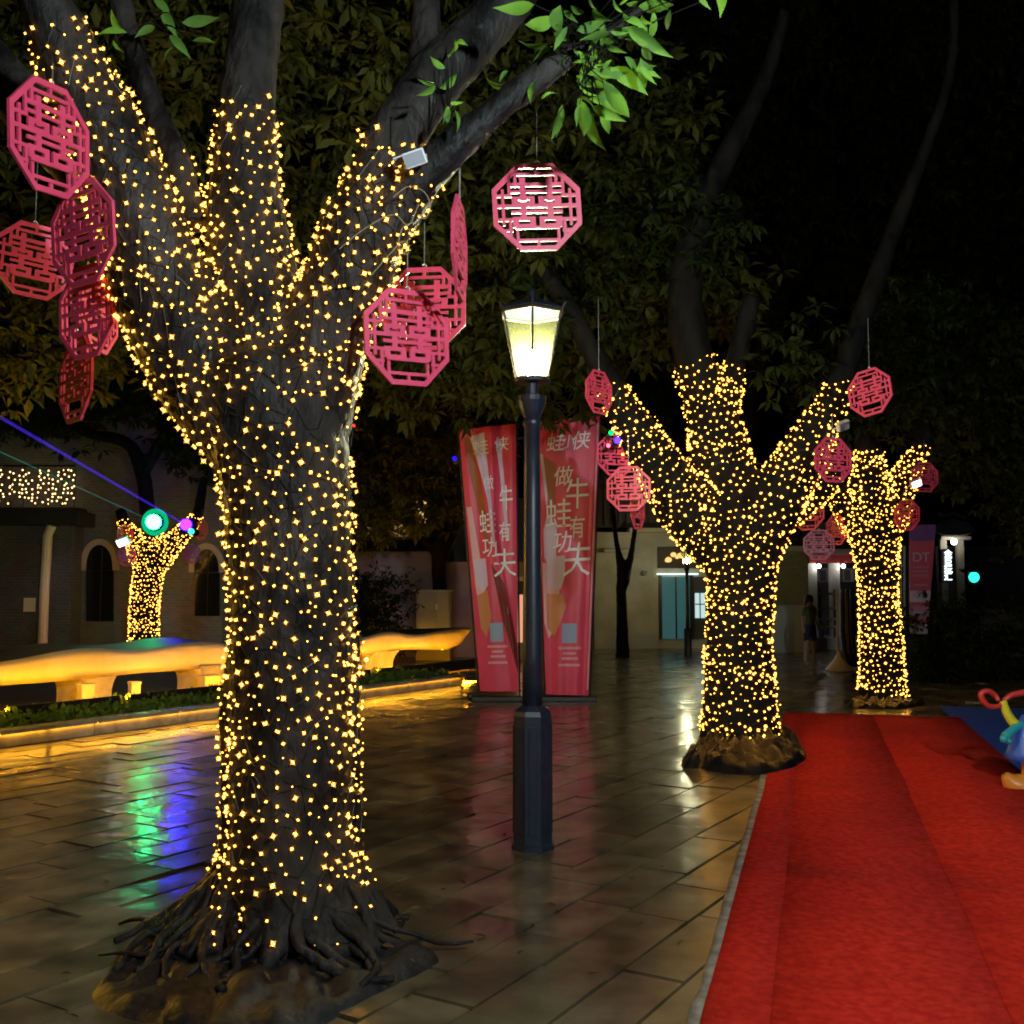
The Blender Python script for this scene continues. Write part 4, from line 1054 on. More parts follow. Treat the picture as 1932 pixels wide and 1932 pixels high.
for px0, px1 in ((172,227),(395,440),(702,750)):
    ta, tb_ = bt(px0), bt(px1); lg = MB()
    zz = zbot((ta+tb_)/2) + .06
    prof = []
    c_ = bA + bd * ((ta+tb_)/2) + bn * .38
    q = Matrix.Translation((c_.x, c_.y, 0)) @ Matrix.Rotation(math.atan2(bd.y, bd.x), 4, 'Z')
    vs = []
    for i in range(9):
        f = i/8; wdt = (tb_-ta)/2 * (1 + .35*f**4 + .12*(1-f)**3); dpt = .28*(1 + .3*f**3)
        for sx, sy in ((-1,-1),(1,-1),(1,1),(-1,1)): vs.append(q @ Vector((sx*wdt, sy*dpt, zz*f)))
    lg.add(vs, [(i*4+k, i*4+(k+1) % 4, (i+1)*4+(k+1) % 4, (i+1)*4+k) for i in range(8) for k in range(4)] + [(0,3,2,1), (32,33,34,35)])
    lg.build('leg', M['concrete'], bench, bevel=.02)
for i, (px0, px1, y0, y1, lab) in enumerate(((132,166,1293,1336,'white box standing left of the first bench leg'),(227,251,1289,1332,'narrow white box standing right of the first bench leg'),(358,400,1277,1322,'white box with a dark scribble near the trunk'))):
    t = bt((px0+px1)/2); c_ = bA + bd*t - bn*.25; Y = c_.y
    w_ = (px1-px0)/F*Y*.75; h0 = max(.0, zat(y1, Y)) ; h1 = zat(y0, Y)
    o_ = MB(); q = Matrix.Translation((c_.x, c_.y, h1/2 + .03)) @ Matrix.Rotation(math.atan2(bd.y, bd.x) - .25, 4, 'Z')
    th_ = thing('white_box', lab, 'box', (c_.x, c_.y, 0), 'white boxes by the bench legs')
    o_.obox(q, (w_, w_*.9, h1 - .06)); o_.build('body', M['white_box'], th_, bevel=.01)
    lid = MB(); lid.obox(Matrix.Translation((0,0,h1/2-.02)) @ q, (w_+.02, w_*.9+.02, .03)); lid.build('lid', M['white_box'], th_, bevel=.006)
    if i == 2:
        sg = MB(); sg.tube([q @ Vector((w_*(-.3+.06*k), -w_*.45-.006, .04*math.sin(k*2.1))) for k in range(11)], .008, 5); sg.build('scribble', M['black'], th_)
# amber LED tubes lighting the bench from the bed
for i, (px0, px1) in enumerate(((-260,-60),(-40,165),(185,400),(420,640),(660,850))):
    ta, tb_ = bt(px0), bt(px1); th_ = thing('led_tube', ('amber LED tube in the bed before the far left bench end','amber LED tube in the bed before the left bench part','amber LED tube in the bed before the bench crest','amber LED tube in the bed hidden behind the foreground trunk','amber LED tube in the bed before the right bench wing')[i], 'light', (bA.x, bA.y, 0), 'amber LED tubes in the planted bed')
    p0 = bA + bd*ta - bn*.7; p1 = bA + bd*tb_ - bn*.7
    m_ = MB(); m_.tube([(p0.x,p0.y,.20),(p1.x,p1.y,.20)], .02, 8); m_.build('tube', M['led'], th_)
    hs = MB(); hs.tube([(p0.x-.03*bn.x,p0.y-.03*bn.y,.165),(p1.x-.03*bn.x,p1.y-.03*bn.y,.165)], .03, 6); hs.build('housing', M['black'], th_)
    sd_ = MB(); c_ = (p0 + p1)/2 - bn*.07; sd_.obox(Matrix.Translation((c_.x, c_.y, .14)) @ Matrix.Rotation(math.atan2(bd.y, bd.x), 4, 'Z'), ((p1-p0).length, .008, .21)); sd_.build('shield', M['black'], th_)
for i, (px0, px1) in enumerate(((-290,160),(175,400),(420,690),(702,860))):
    ta, tb_ = bt(px0), bt(px1); th_ = thing('led_strip', 'amber LED strip fixed beneath the %s of the yellow bench' % ('left end','first crest','hidden middle','right wing')[i], 'light', (bA.x, bA.y, 0), 'amber LED strips under the bench lip')
    pts = []
    for k in range(31):
        t = ta + (tb_ - ta)*k/30; zb = smooth_c(zbot, t) if t < t1b - .9 else zbot(t)
        p = bA + bd*t + bn*(.075 + .10*math.sin(t*1.1)); pts.append((p.x, p.y, zb + .012))
    m_ = MB(); m_.tube(pts, .013, 6); m_.build('tube', M['led_low'], th_)
a_, b_ = at(873, 1289, 18.6), at(906, 1289, 19.2)
th_ = thing('led_tube', 'bright amber LED tube showing at the right end of the kerb', 'light', a_, 'amber LED tubes in the planted bed')
m_ = MB(); m_.tube([a_, b_], .035, 8); m_.build('tube', M['led'], th_)
m_ = MB(); m_.box((a_.x-.05, a_.y-.03, 0), (a_.x-.01, a_.y+.03, a_.z+.03)); m_.build('bracket', M['black'], th_)
# ground cover
rg = np.random.default_rng(5); nl = 9000
s_ = rg.uniform(-5, kl + .1, nl); q_ = rg.uniform(.14, 1.75, nl)
hgt = .05 + .13*np.abs(np.sin(s_*1.7 + q_*2)) * rg.uniform(.2, 1, nl) + .10*(q_ < .9)*rg.uniform(0, 1, nl)
P0 = np.array(k0)[None] + np.array(kd)[None]*s_[:, None] + np.array(kn)[None]*q_[:, None]; P0[:, 2] = .05 + hgt*rg.uniform(.2, 1, nl)
az = rg.uniform(0, 6.28, nl); el = rg.normal(.3, .5, nl)
X = np.stack([np.cos(az)*np.cos(el), np.sin(az)*np.cos(el), np.sin(el)], 1); up = rg.normal(0, .4, (nl, 3)) + [0, 0, 1]
Yv = np.cross(up, X); Yv /= np.linalg.norm(Yv, axis=1)[:, None]; ln_ = rg.uniform(.06, .14, nl)[:, None]
v = np.stack([P0, P0 + X*ln_*.5 + Yv*ln_*.3, P0 + X*ln_, P0 + X*ln_*.5 - Yv*ln_*.3], 1).reshape(-1, 3)
me = np_mesh('ground_cover', v, np.arange(nl)[:, None]*4 + np.array([[0,1,2,3]])); me.materials.append(M['shrub'])
o = add_mesh('ground_cover', me); tag(o, 'low leafy green ground cover in front of the yellow bench', 'ground cover', kind='stuff')

# ------------------------------------------------------------------ buildings
def pbox(m_, px0, py0, px1, py1, Y, dep, mi=0):
    a = at(px0, py1, Y); b = at(px1, py0, Y); m_.box((a.x, Y, a.z), (b.x, Y + dep, b.z), mi); return m_
def part(name, mt, parent, *boxes, bevel=0):
    m_ = MB()
    for b in boxes: pbox(m_, *b)
    return m_.build(name, mt, parent, bevel=bevel)
def gy(Y): return HZ + F*H/Y + 2
# left brick building
lb = thing('brick_building', 'grey brick building with arched windows and balcony at left', 'building', gr(200, gy(27)))
part('wall', M['brick'], lb, (-400,600,432,gy(25.3),25.3,.6))
part('wing_wall', M['brick_blue'], lb, (-400,990,136,gy(24.6),24.6,.68))
part('balcony_slab', M['tile_roof'], lb, (-400,964,146,990,24.2,1.05))
part('balcony_beam', M['dark_wood'], lb, (-400,957,140,963.6,24.5,.75))
part('railing', M['black'], lb, (-400,877,141,881,24.3,.06), *[(x,881.3,x+2,956.6,24.32,.03) for x in range(-100,142,24)])
part('gable_trim', M['stone_trim'], lb, (-400,588,440,599.6,25.0,.9))
dp_ = MB(); dp_.tube([at(98,992,24.4), at(90,1010,24.4), at(84,1110,24.4), at(79,gy(24.6),24.4)], .11, 10); dp_.build('downpipe', M['white_paint'], lb)
part('wall_plaque', M['white_paint'], lb, (44,1128,66,1154,24.55,.045))
for (x0, x1, ys, yt, yb) in ((164,215,1076,1028,1172),(368,415,1080,1036,1162)):
    xc = (x0+x1)/2; Y = 25.3
    def arch(x0, x1, yb, ys, yt, n=14):
        pts = [at(x0, yb, Y), at(x1, yb, Y)]
        for k in range(n+1):
            a = math.pi * k / n; pts.append(at((x0+x1)/2 + (x1-x0)/2*math.cos(a), ys - (ys-yt)*math.sin(a)**.8, Y))
        return [(p.x, p.z) for p in pts]
    wn = MB(); wn.prism(arch(x0, x1, yb, ys, yt), Y - .05, Y + .1); wd_ = wn.build('arched_window', M['glass_dark'], lb)
    tr_ = MB(); inner = arch(x0, x1, ys, ys, yt)[2:]; outer = arch(x0-10, x1+10, ys, ys, yt-11)[2:]
    k = len(inner); tr_.add([(x, Y-.09, z) for x, z in outer] + [(x, Y-.09, z) for x, z in inner] + [(x, Y+.05, z) for x, z in outer] + [(x, Y+.05, z) for x, z in inner],
        [(i, i+1, k+i+1, k+i) for i in range(k-1)] + [(2*k+i, 3*k+i, 3*k+i+1, 2*k+i+1) for i in range(k-1)] + [(i, 2*k+i, 2*k+i+1, i+1) for i in range(k-1)] + [(k+i, k+i+1, 3*k+i+1, 3*k+i) for i in range(k-1)] + [(0,k,3*k,2*k),(k-1,3*k-1,4*k-1,2*k-1)])
    tr_.build('surround', M['stone_trim'], wd_)
    part('mullion', M['black'], wd_, (xc-1.2, yt+6, xc+1.2, yb, Y-.075, .03), (x0+2, ys-1, xc-1.3, ys+1, Y-.07, .02), (xc+1.3, ys-1, x1-2, ys+1, Y-.07, .02))
# balcony lights
cu = thing('curtain_lights', 'curtain of white fairy lights behind the balcony railing at far left', 'string lights', at(60,956,24.9))
m_ = MB(); wr = MB(); rr = random.Random(9)
for k in range(17):
    x = -10 + k*9.2 + rr.uniform(-2,2); zt, zb = at(x,886,24.8).z, at(x,952,24.8).z; xw = at(x,900,24.8).x
    wr.tube([(xw,24.8,zt),(xw+.02,24.8,zb)], .006, 4)
    for j in range(8):
        if rr.random() < (.5 if x < 45 else .85): m_.ball((xw + rr.uniform(-.05,.05), 24.77, zt + (zb-zt)*(j+.5+rr.uniform(-.4,.4))/8), .019, 6)
M['bulb_pale'] = emis('pale warm bulb', (1, .60, .24), 6)
o = m_.build('small_bulbs', M['bulb_pale'], cu); o['kind'] = 'stuff'; wr.build('wire', M['wire'], cu)
# mauve wall, coping, house behind with lit windows
mw = thing('garden_wall', 'mauve plaster wall with dark tiled coping behind the bench', 'wall', gr(770, gy(26)))
part('wall', M['purple'], mw, (560,1040,822,gy(26),26,.3), (822.4,1060,1000,gy(26),26.02,.28))
cp = MB(); a0 = at(556,1041,26); b0 = at(826,1018,26)
cp.prism([(25.7,a0.z),(26.6,a0.z),(26.15,b0.z)], a0.x, b0.x, 'yz'); cp.build('tile_coping', M['tile_roof'], mw)
hs_ = thing('dark_house', 'dark house with small amber windows above the mauve wall', 'building', gr(770, gy(33)))
part('wall', M['grey_dark'], hs_, (520,880,912,gy(33),33,.5))
rf_ = MB(); a0 = at(510,882,33); b0 = at(920,820,33); rf_.prism([(32.3,a0.z),(36,a0.z),(34.4,b0.z)], a0.x, b0.x, 'yz'); rf_.build('roof', M['tile_roof'], hs_)
M['amber_win'] = emis('amber lit window', (1, .62, .2), 1.1); M['dim_win'] = emis('dim lit window', (1, .55, .2), .35)
for q in ((786,945,804,986,'amber_win'),(742,990,768,1012,'dim_win'),(690,985,715,1010,'dim_win'),(868,965,880,1000,'dim_win')):
    w_ = part('window', M[q[4]], hs_, (q[0],q[1],q[2],q[3],32.95,.06)); part('frame', M['dark_wood'], w_, (q[0]-1.5,q[1]-1.5,q[0]-.02,q[3]+1.5,32.9,.08), (q[2]+.02,q[1]-1.5,q[2]+1.5,q[3]+1.5,32.9,.08), ((q[0]+q[2])/2-.6,q[1],(q[0]+q[2])/2+.6,q[3],32.91,.035))
hd = thing('hedge', 'black clipped hedge in front of the mauve wall', 'hedge', gr(710, gy(23.6)))
crown(hd, [bp(x, y, 23.6, .55, .4, .4) for x in range(600, 750, 28) for y in (1110, 1150, 1195)], 900, .16, 41, M['leaf_dark'], 'foliage', 6)
cab = thing('utility_cabinet', 'grey metal utility cabinet standing behind the bench tip', 'cabinet', gr(817, gy(24.8)))
part('body', M['cabinet'], cab, (784,1117,850,gy(24.8),24.8,.5), bevel=.01)
part('door', M['cabinet'], cab, (786.5,1120,823,gy(24.8)-8,24.77,.029)); part('door', M['cabinet'], cab, (824,1120,847.5,gy(24.8)-8,24.77,.029))
part('roof_cap', M['cabinet'], cab, (781,1113,853,1117,24.74,.6)); part('handle', M['white_paint'], cab, (822,1140,825,1150,24.74,.028))
# cream shop
cs = thing('cream_shop', 'cream plastered shop with teal lit door behind the forked tree', 'building', gr(1220, gy(30)))
part('wall', M['cream'], cs, (1100,1004,1345,gy(30),30,.5))
part('upper_wall', M['dark_wood'], cs, (1090,860,1345,995,30.3,.4)); part('louver', M['grey_dark'], cs, *[(x,880,x+5,992,30.2,.099) for x in range(1140,1340,14)])
part('cornice', M['cream'], cs, (1188,996,1349,1004,29.7,.8)); part('ledge', M['stone_trim'], cs, (1140,1036,1212,1042,29.7,.299))
part('pilaster', M['cream'], cs, (1122,1042.5,1146,gy(30),29.85,.149)); part('plinth', M['stone_trim'], cs, (1147,1196,1240,gy(30),29.88,.119))
sg_ = part('sign_board', M['dark_wood'], cs, (1242,1032,1332,1072,29.86,.139), bevel=.01)
M['gold'] = emis('gold lit lettering', (1, .6, .18), 1.3)
gm = MB(); rr = random.Random(2)
for k in range(9): gm.ball(at(1256 + k*7 + rr.uniform(-2,2), 1050 + rr.uniform(-9,9), 29.84), .05 + rr.uniform(0,.07), 6, 0, .8)
gm.build('gold_emblem', M['gold'], sg_)
M['strip_white'] = emis('white strip light', (.85, 1, .95), 1.3)
part('lintel_light', M['strip_white'], cs, (1240,1081.5,1318,1084.5,29.8,.15))
dr = part('glass_door', M['teal_glass'], cs, (1249,1088,1302,1205,29.9,.099)); part('frame', M['black'], dr, (1245,1085,1248.6,1206,29.85,.149), (1302.4,1085,1308,1206,29.85,.149), (1275,1088,1276.5,1205,29.87,.029))
M['white_win'] = emis('white lit window', (.7, .95, .95), .8)
wn_ = part('window', M['white_win'], cs, (1312,1119,1330,1166,29.9,.099)); part('glazing_bar', M['black'], wn_, (1320.4,1119,1321.6,1166,29.87,.029), (1312,1139,1320.3,1141,29.87,.029), (1321.7,1139,1330,1141,29.87,.029))
part('door_leaf', M['grey_dark'], cs, (1308.4,1088,1345,1205,29.93,.069)); part('wall_box', M['black'], cs, (1213,1077,1221,1085,29.75,.249))
# shop row behind the banners
sr = thing('shop_row', 'dim shopfront with a bright window behind the left banner', 'building', gr(980, gy(31)))
part('wall', M['grey_dark'], sr, (856,940,1099,gy(31),31,.5)); M['shop_white'] = emis('bright shop window', (1, .93, .74), 13)
w_ = part('shop_window', M['shop_white'], sr, (908,1080,962,1196,30.9,.099)); part('frame', M['black'], w_, (904,1078,907.6,1198,30.85,.149), (962.4,1078,966,1198,30.85,.149), (934,1080,936,1196,30.86,.039))
part('awning', M['dark_wood'], sr, (890,1066,985,1077,30.2,.79))
lbx = thing('light_box', 'salmon glowing advertising column between the lamp pole and left banner', 'sign', gr(985, gy(25)))
M['salmon'] = emis('salmon light box', (1, .45, .26), .85); part('lit_panel', M['salmon'], lbx, (977,1122,994,1212,25,.2)); part('plinth', M['stone_trim'], lbx, (976,1212.4,995,gy(25),24.95,.3)); part('header', M['white_paint'], lbx, (976,1088,995,1096,24.95,.3)); part('poster', M['grey_dark'], lbx, (978,1096.4,993,1121.6,25.02,.16))
# brick pier and porch
pr = thing('brick_pier', 'tan brick pier between the carpet tree and the porch', 'pier', gr(1495, gy(28)))
part('shaft', M['brick_tan'], pr, (1462,1040,1524,1142,28,.9)); part('base', M['stone_trim'], pr, (1459,1142.4,1527,gy(28),27.95,1.0)); part('cap', M['stone_trim'], pr, (1458,1030,1528,1039.6,27.9,1.1))
po = thing('porch', 'porch with red beam and lit white columns behind the far tree', 'building', gr(1580, gy(30)))
part('back_wall', M['grey_dark'], po, (1524,985,1720,gy(31.5),31.5,.4)); part('beam', M['red_paint'], po, (1526,1046,1668,1062,30,.4)); part('fascia', M['white_paint'], po, (1526,1036,1668,1045.6,29.9,.5)); part('roof', M['tile_roof'], po, (1518,1010,1690,1035.6,29.5,2))
for x in (1528, 1571): part('column', M['white_paint'], po, (x,1062.4,x+13,gy(30),30.05,.25))
part('step', M['stone_trim'], po, (1440,1203,1690,gy(29),29.2,2))
M['porch_l'] = emis('porch lamp', (1, .95, .85), 22)
for x in (1543, 1589):
    a_ = thing('air_conditioner', 'boxy air conditioner under the red beam, %s one' % ('left' if x == 1543 else 'right'), 'appliance', at(x+8,1096,30.6), 'porch air conditioners'); part('body', M['cabinet'], a_, (x+2,1072,x+22,1098,30.6,.4), bevel=.01); part('grille', M['grey_dark'], a_, (x+4,1075,x+15,1095,30.57,.029))
    l_ = thing('porch_lamp', 'small bright porch lamp by the %s white column' % ('left' if x == 1543 else 'right'), 'light', at(x+2,1068,29.9), 'porch lamps'); m_ = MB(); m_.ball(at(x+2,1068,29.9), .06, 8); m_.build('globe', M['porch_l'], l_); part('bracket', M['black'], l_, (x,1062.6,x+4,1065,29.9,.15))
bn_ = thing('porch_bench', 'pale slatted bench on the porch behind the standing person', 'bench', gr(1560, gy(29)))
for y in (1118,1146,1166,1180): part('slat', M['stone_trim'], bn_, (1546,y,1580,y+4,29.3,.06))
part('bench_frame', M['black'], bn_, (1547,1112,1549,gy(29),29.37,.1), (1577,1112,1579,gy(29),29.37,.1))
# pole stand on a cone foot
st_b = gr(1584, HZ + F*H/21.4)
st = thing('pole_stand', 'slim white pole on a cone foot left of the far tree', 'stand', st_b)
m_ = MB(); m_.lathe([(.3,0),(.29,.03),(.12,.22),(.04,.36),(.03,.4)], st_b, 16); m_.build('cone_foot', M['white_paint'], st, smooth=True)
m_ = MB(); m_.tube([st_b + Vector((-.03,0,.38)), at(1578,1110,21.4)], .028, 8); m_.build('pole', M['white_paint'], st)
for k in range(3):
    m_ = MB(); x = 1592 + k*9; m_.tube([at(x-3,1112,21.7), at(x-2,1190,21.7), at(x+2,1232,21.7), at(x+14,1258,21.7)], .05, 6); m_.build('curved_rib', M['black'], st)
# right: pole banner, lit sign, signal, pavilion, hedge
pbn = thing('pole_banner', 'tapering red and purple notice banner hung on a dark post at right', 'banner', gr(1706, gy(19)))
m_ = MB(); b0 = gr(1706, gy(19)); m_.tube([b0, at(1706,1030,19)], .06, 10); m_.build('post', M['black'], pbn)
segs = [(990,1020,'p_purple'),(1020.3,1096,'p_red'),(1096.3,1114,'p_red2'),(1114.3,1136,'p_grey'),(1136.3,1143,'p_red'),(1143.3,1171,'p_mix'),(1171.3,1177,'p_red'),(1177.3,1196,'p_grey')]
M['p_purple'] = mat('purple print', (.12,.05,.2), .5); M['p_red'] = mat('rose red print', (.42,.06,.1), .5); M['p_red2'] = mat('deep rose print', (.36,.06,.12), .5); M['p_grey'] = mat('lilac grey print', (.4,.33,.42), .5); M['p_mix'] = mat('dusty rose print', (.38,.16,.24), .5)
def edge(y): f = (y-990)/206; return 1716 + 1*f, 1766 - 16*f
for y0, y1, k in segs:
    (a0, a1), (c0, c1) = edge(y0), edge(y1); m_ = MB(); q = [at(a0,y0,18.7), at(a1,y0,18.7), at(c1,y1,18.7), at(c0,y1,18.7)]
    m_.add(q + [p + Vector((0,.02,0)) for p in q], [(0,1,2,3),(7,6,5,4),(0,4,5,1),(1,5,6,2),(2,6,7,3),(3,7,4,0)]); m_.build('printed_segment', M[k], pbn)
def flat_text(ch, c_, size, mt, parent, e=.02, bold=0, name='lettering'):
    cu = bpy.data.curves.new('t', 'FONT'); cu.body = ch; cu.align_x = 'CENTER'; cu.align_y = 'CENTER'; cu.size = size; cu.offset = bold; cu.extrude = .006
    ob = bpy.data.objects.new('tmp', cu); C.objects.link(ob); me = evaluated_mesh(ob); bpy.data.objects.remove(ob)
    me.transform(Matrix.Rotation(math.pi/2, 4, 'X')); me.materials.clear(); me.materials.append(mt)
    o_ = bpy.data.objects.new(name, me); link(o_, parent); o_.location = c_ - ORI[parent.name]; return o_
flat_text('DT', at(1738,1052,18.66), .24, M['p_grey'], pbn)
for k, y in enumerate((1070,1078,1086,1104,1124,1156,1186)):
    m_ = MB(); (a0, a1) = edge(y); a = at(a0+7, y+1.5, 18.67); b = at(a1-7, y-1.5, 18.67); m_.box((a.x,18.67,a.z),(b.x,18.69,b.z)); m_.build('print_line', M['p_mix'] if k < 4 else M['b_blue'], pbn)
arm = MB(); arm.tube([at(1706,1000,19), at(1766,992,18.75)], .018, 6); arm.build('arm', M['black'], pbn)
vs_ = thing('vertical_sign', 'white glowing vertical shop sign beyond the pole banner', 'sign', at(1789,1100,33))
part('sign_case', M['black'], vs_, (1777,1036,1801,1099,33.05,.2)); M['sign_glow'] = emis('white sign glow', (.8, .93, 1), 4.5)
for ch, y in (('金',1046),('巨',1061),('玩',1075),('汇',1089)):
    flat_text(ch, at(1789,y,33.0), .27, M['sign_glow'], vs_, bold=0)
tl_ = thing('traffic_light', 'green traffic signal glowing at far right', 'traffic light', gr(1838, gy(36)))
m_ = MB(); m_.tube([gr(1838, gy(36)), at(1838,1104,36)], .05, 8); m_.build('post', M['black'], tl_); part('housing', M['black'], tl_, (1826,1064,1850,1104,36,.25), bevel=.02)
M['green_l'] = emis('green signal', (.02, 1, .62), 3.2); m_ = MB(); c_ = at(1838,1089,35.97); m_.lathe([(.18,-.02),(.17,.02),(.10,.05),(.01,.06)], (0,0,0), 16)
me = m_.mesh('lens'); me.transform(Matrix.Translation(c_ - ORI[tl_.name]) @ Matrix.Rotation(math.pi/2, 4, 'X')); me.materials.append(M['green_l']); add_mesh('lens', me, tl_)
hd_ = MB(); a = at(1823,1080,35.6); b = at(1853,1074,35.6); hd_.prism([(a.x,a.z+.12),(b.x,a.z+.12),(b.x-.12,a.z),(a.x+.12,a.z)], 35.6, 36.2, 'xz'); hd_.build('visor', M['cabinet'], tl_)
pv = thing('pavilion', 'distant pavilion with pale upturned eaves at far right', 'building', gr(1800, gy(42)))
rf_ = MB(); vs = []
for i in range(13):
    f = i/12; x = 1764 + f*72; lift = 10*abs(2*f-1)**3
    vs += [at(x,1006-lift,41), at(1772+f*56,985,42.5), at(1780+f*36,976+6*abs(2*f-1),43)]
rf_.add(vs, [(i*3+j, i*3+j+1, (i+1)*3+j+1, (i+1)*3+j) for i in range(12) for j in range(2)]); ro_ = rf_.build('roof', M['stone_trim'], pv, smooth=True)
s_ = ro_.modifiers.new('s', 'SOLIDIFY'); s_.thickness = .15
part('eave_beam', M['cream'], pv, (1776,1012,1832,1018,41.5,.4)); part('column', M['cream'], pv, (1780,1018.3,1786,gy(42),41.6,.2)); part('column', M['cream'], pv, (1812,1018.3,1818,gy(42),41.6,.2)); part('wall', M['grey_dark'], pv, (1770,1030,1990,gy(43),43,.4))
rdg = MB(); rdg.tube([at(1770,968,42.8), at(1778,974,42.8), at(1800,970,43), at(1822,978,43)], .08, 6); rdg.build('ridge', M['stone_trim'], pv)
pl_ = thing('pavilion_lamp', 'small warm lamp under the pavilion eave', 'light', at(1800,1022,41.2)); m_ = MB(); m_.ball(at(1800,1022,41.2), .12, 8); m_.build('globe', M['porch_l'], pl_)
h2 = thing('hedge', 'tall black hedge beyond the blue mat at right', 'hedge', gr(1850, gy(18.5)))
crown(h2, [bp(x, y, 18.5 + (x-1730)*.004,   .6, .5, .42) for x in range(1750, 2080, 55) for y in (1172, 1220, 1275)], 1500, .15, 42, M['leaf_dark'], 'foliage', 6)
core = MB(); pbox(core, 1735, 1150, 2150, gy(19.2), 19.2, .5); core.build('stems', M['soil'], h2)

# ------------------------------------------------------------------ ride-on toy at the right edge
def stube(m_, pts, rad, n=12):
    l = smooth_limb(list(zip(pts, rad)), 6); m_.tube([p for p, r in l], [r for p, r in l], n)
ty0 = gr(1945, 1490)
toy = thing('ride_on_toy', 'colourful plastic ride-on toy cut off by the right edge', 'toy', ty0)
TY = ty0.y
M['t_or'] = mat('orange plastic', (.75,.25,.03), .35); M['t_ye'] = mat('yellow plastic', (.75,.62,.03), .35); M['t_re'] = mat('red plastic', (.6,.04,.03), .35); M['t_te'] = mat('teal plastic', (.03,.35,.38), .35); M['t_bl'] = mat('blue plastic', (.04,.12,.55), .35)
m_ = MB(); pts = [at(1896,1462,TY), at(1912,1478,TY), at(1945,1488,TY), at(1985,1480,TY), at(2010,1455,TY)]; stube(m_, pts, [.035,.09,.12,.10,.04], 14); m_.build('rocker', M['t_or'], toy, smooth=True)
m_ = MB(); m_.lathe([(.20,0),(.19,.05),(.10,.28),(.06,.36)], at(1945,1432,TY), 16); m_.build('body', M['t_bl'], toy, smooth=True)
m_ = MB(); stube(m_, [at(1932,1365,TY), at(1912,1376,TY-.05), at(1898,1390,TY-.08)], [.04,.035,.045], 10); m_.ball(at(1894,1394,TY-.08), .035, 8); m_.ball(at(1903,1398,TY-.08), .03, 8); m_.build('hand_grip', M['t_te'], toy, smooth=True)
m_ = MB(); stube(m_, [at(1892,1322,TY), at(1900,1345,TY), at(1915,1366,TY), at(1940,1380,TY)], [.03,.036,.042,.05], 12); m_.build('neck', M['t_ye'], toy, smooth=True)
m_ = MB(); stube(m_, [at(1896,1322,TY), at(1884,1332,TY), at(1866,1332,TY), at(1854,1320,TY), at(1852,1308,TY), at(1864,1304,TY), at(1878,1312,TY), at(1884,1322,TY-.02)], [.02,.02,.022,.024,.024,.024,.022,.018], 10); m_.build('horn', M['t_re'], toy, smooth=True)
m_ = MB(); stube(m_, [at(1894,1322,TY), at(1908,1312,TY), at(1926,1308,TY), at(1946,1304,TY), at(1960,1312,TY)], [.02,.024,.026,.022,.014], 10); m_.build('horn', M['t_re'], toy, smooth=True)
m_ = MB(); m_.tube([at(1945,1432,TY), at(1945,1470,TY)], .07, 10); m_.build('stem', M['t_or'], toy)

# ------------------------------------------------------------------ person, clamp floodlights, coloured projectors and beam
pf = gr(1530, 1255); PY = pf.y; sz = 1.58
per = thing('person', 'standing person with dark hair in olive top and navy shorts near the porch', 'person', pf)
def skin_mesh(verts, edges, rad):
    me = bpy.data.meshes.new('b'); me.from_pydata(verts, edges, [])
    o = bpy.data.objects.new('tmp', me); C.objects.link(o)
    o.modifiers.new('s', 'SKIN'); sd = o.modifiers.new('u', 'SUBSURF'); sd.levels = 2; sd.render_levels = 2
    for v, r in zip(me.skin_vertices[0].data, rad): v.radius = r if hasattr(r, '__len__') else (r, r)
    me.skin_vertices[0].data[0].use_root = True
    out = evaluated_mesh(o); bpy.data.objects.remove(o); return out
bv = [(0,0,.82),(0,0,1.0),(0,.01,1.2),(0,0,1.30),(0,-.01,1.37),(0,-.01,1.46),(.08,0,.78),(.085,-.02,.44),(.085,.01,.06),(.085,-.11,.03),(-.08,0,.78),(-.09,.04,.44),(-.09,.08,.06),(-.09,-.04,.03),(.16,.01,1.26),(.20,.02,1.02),(.17,-.10,.84),(.165,-.13,.77),(-.16,.01,1.26),(-.20,.03,1.02),(-.20,-.02,.80),(-.20,-.04,.72)]
be = [(0,1),(1,2),(2,3),(3,4),(4,5),(0,6),(6,7),(7,8),(8,9),(0,10),(10,11),(11,12),(12,13),(3,14),(14,15),(15,16),(16,17),(3,18),(18,19),(19,20),(20,21)]
br__ = [(.13,.10),(.115,.09),(.14,.095),(.085,.06),(.05,.05),(.085,.095),(.085,.085),(.055,.06),(.04,.045),(.035,.03),(.085,.085),(.055,.06),(.04,.045),(.035,.03),(.05,.05),(.038,.038),(.03,.03),(.025,.035),(.05,.05),(.038,.038),(.03,.03),(.025,.035)]
bm_ = skin_mesh(bv, be, br__)
M['skin'] = mat('skin', (.42,.26,.18), .5); M['olive'] = mat('olive cloth', (.10,.12,.03), .8); M['navy'] = mat('navy cloth', (.015,.02,.06), .8); M['hair'] = mat('dark hair', (.006,.005,.005), .4)
for k in ('skin', 'olive', 'navy', 'hair'): bm_.materials.append(M[k])
for p in bm_.polygons:
    c_ = p.center; p.use_smooth = True
    p.material_index = 1 if .9 < c_.z < 1.31 and not (abs(c_.x) > .17 and c_.z < 1.1) else (2 if .55 < c_.z <= .9 and abs(c_.x) < .16 else (3 if c_.z > 1.455 and c_.y > -.05 else 0))
o = add_mesh('body', bm_, per); o.scale = (1, 1, 1); o.rotation_euler = (0, 0, R(25))
m_ = MB(); m_.ball((0, .015, 1.475), .105, 14, 0, 1.05); m_.tube([(0,.09,1.47),(0,.11,1.38),(0,.10,1.28)], [.06,.05,.02], 8)
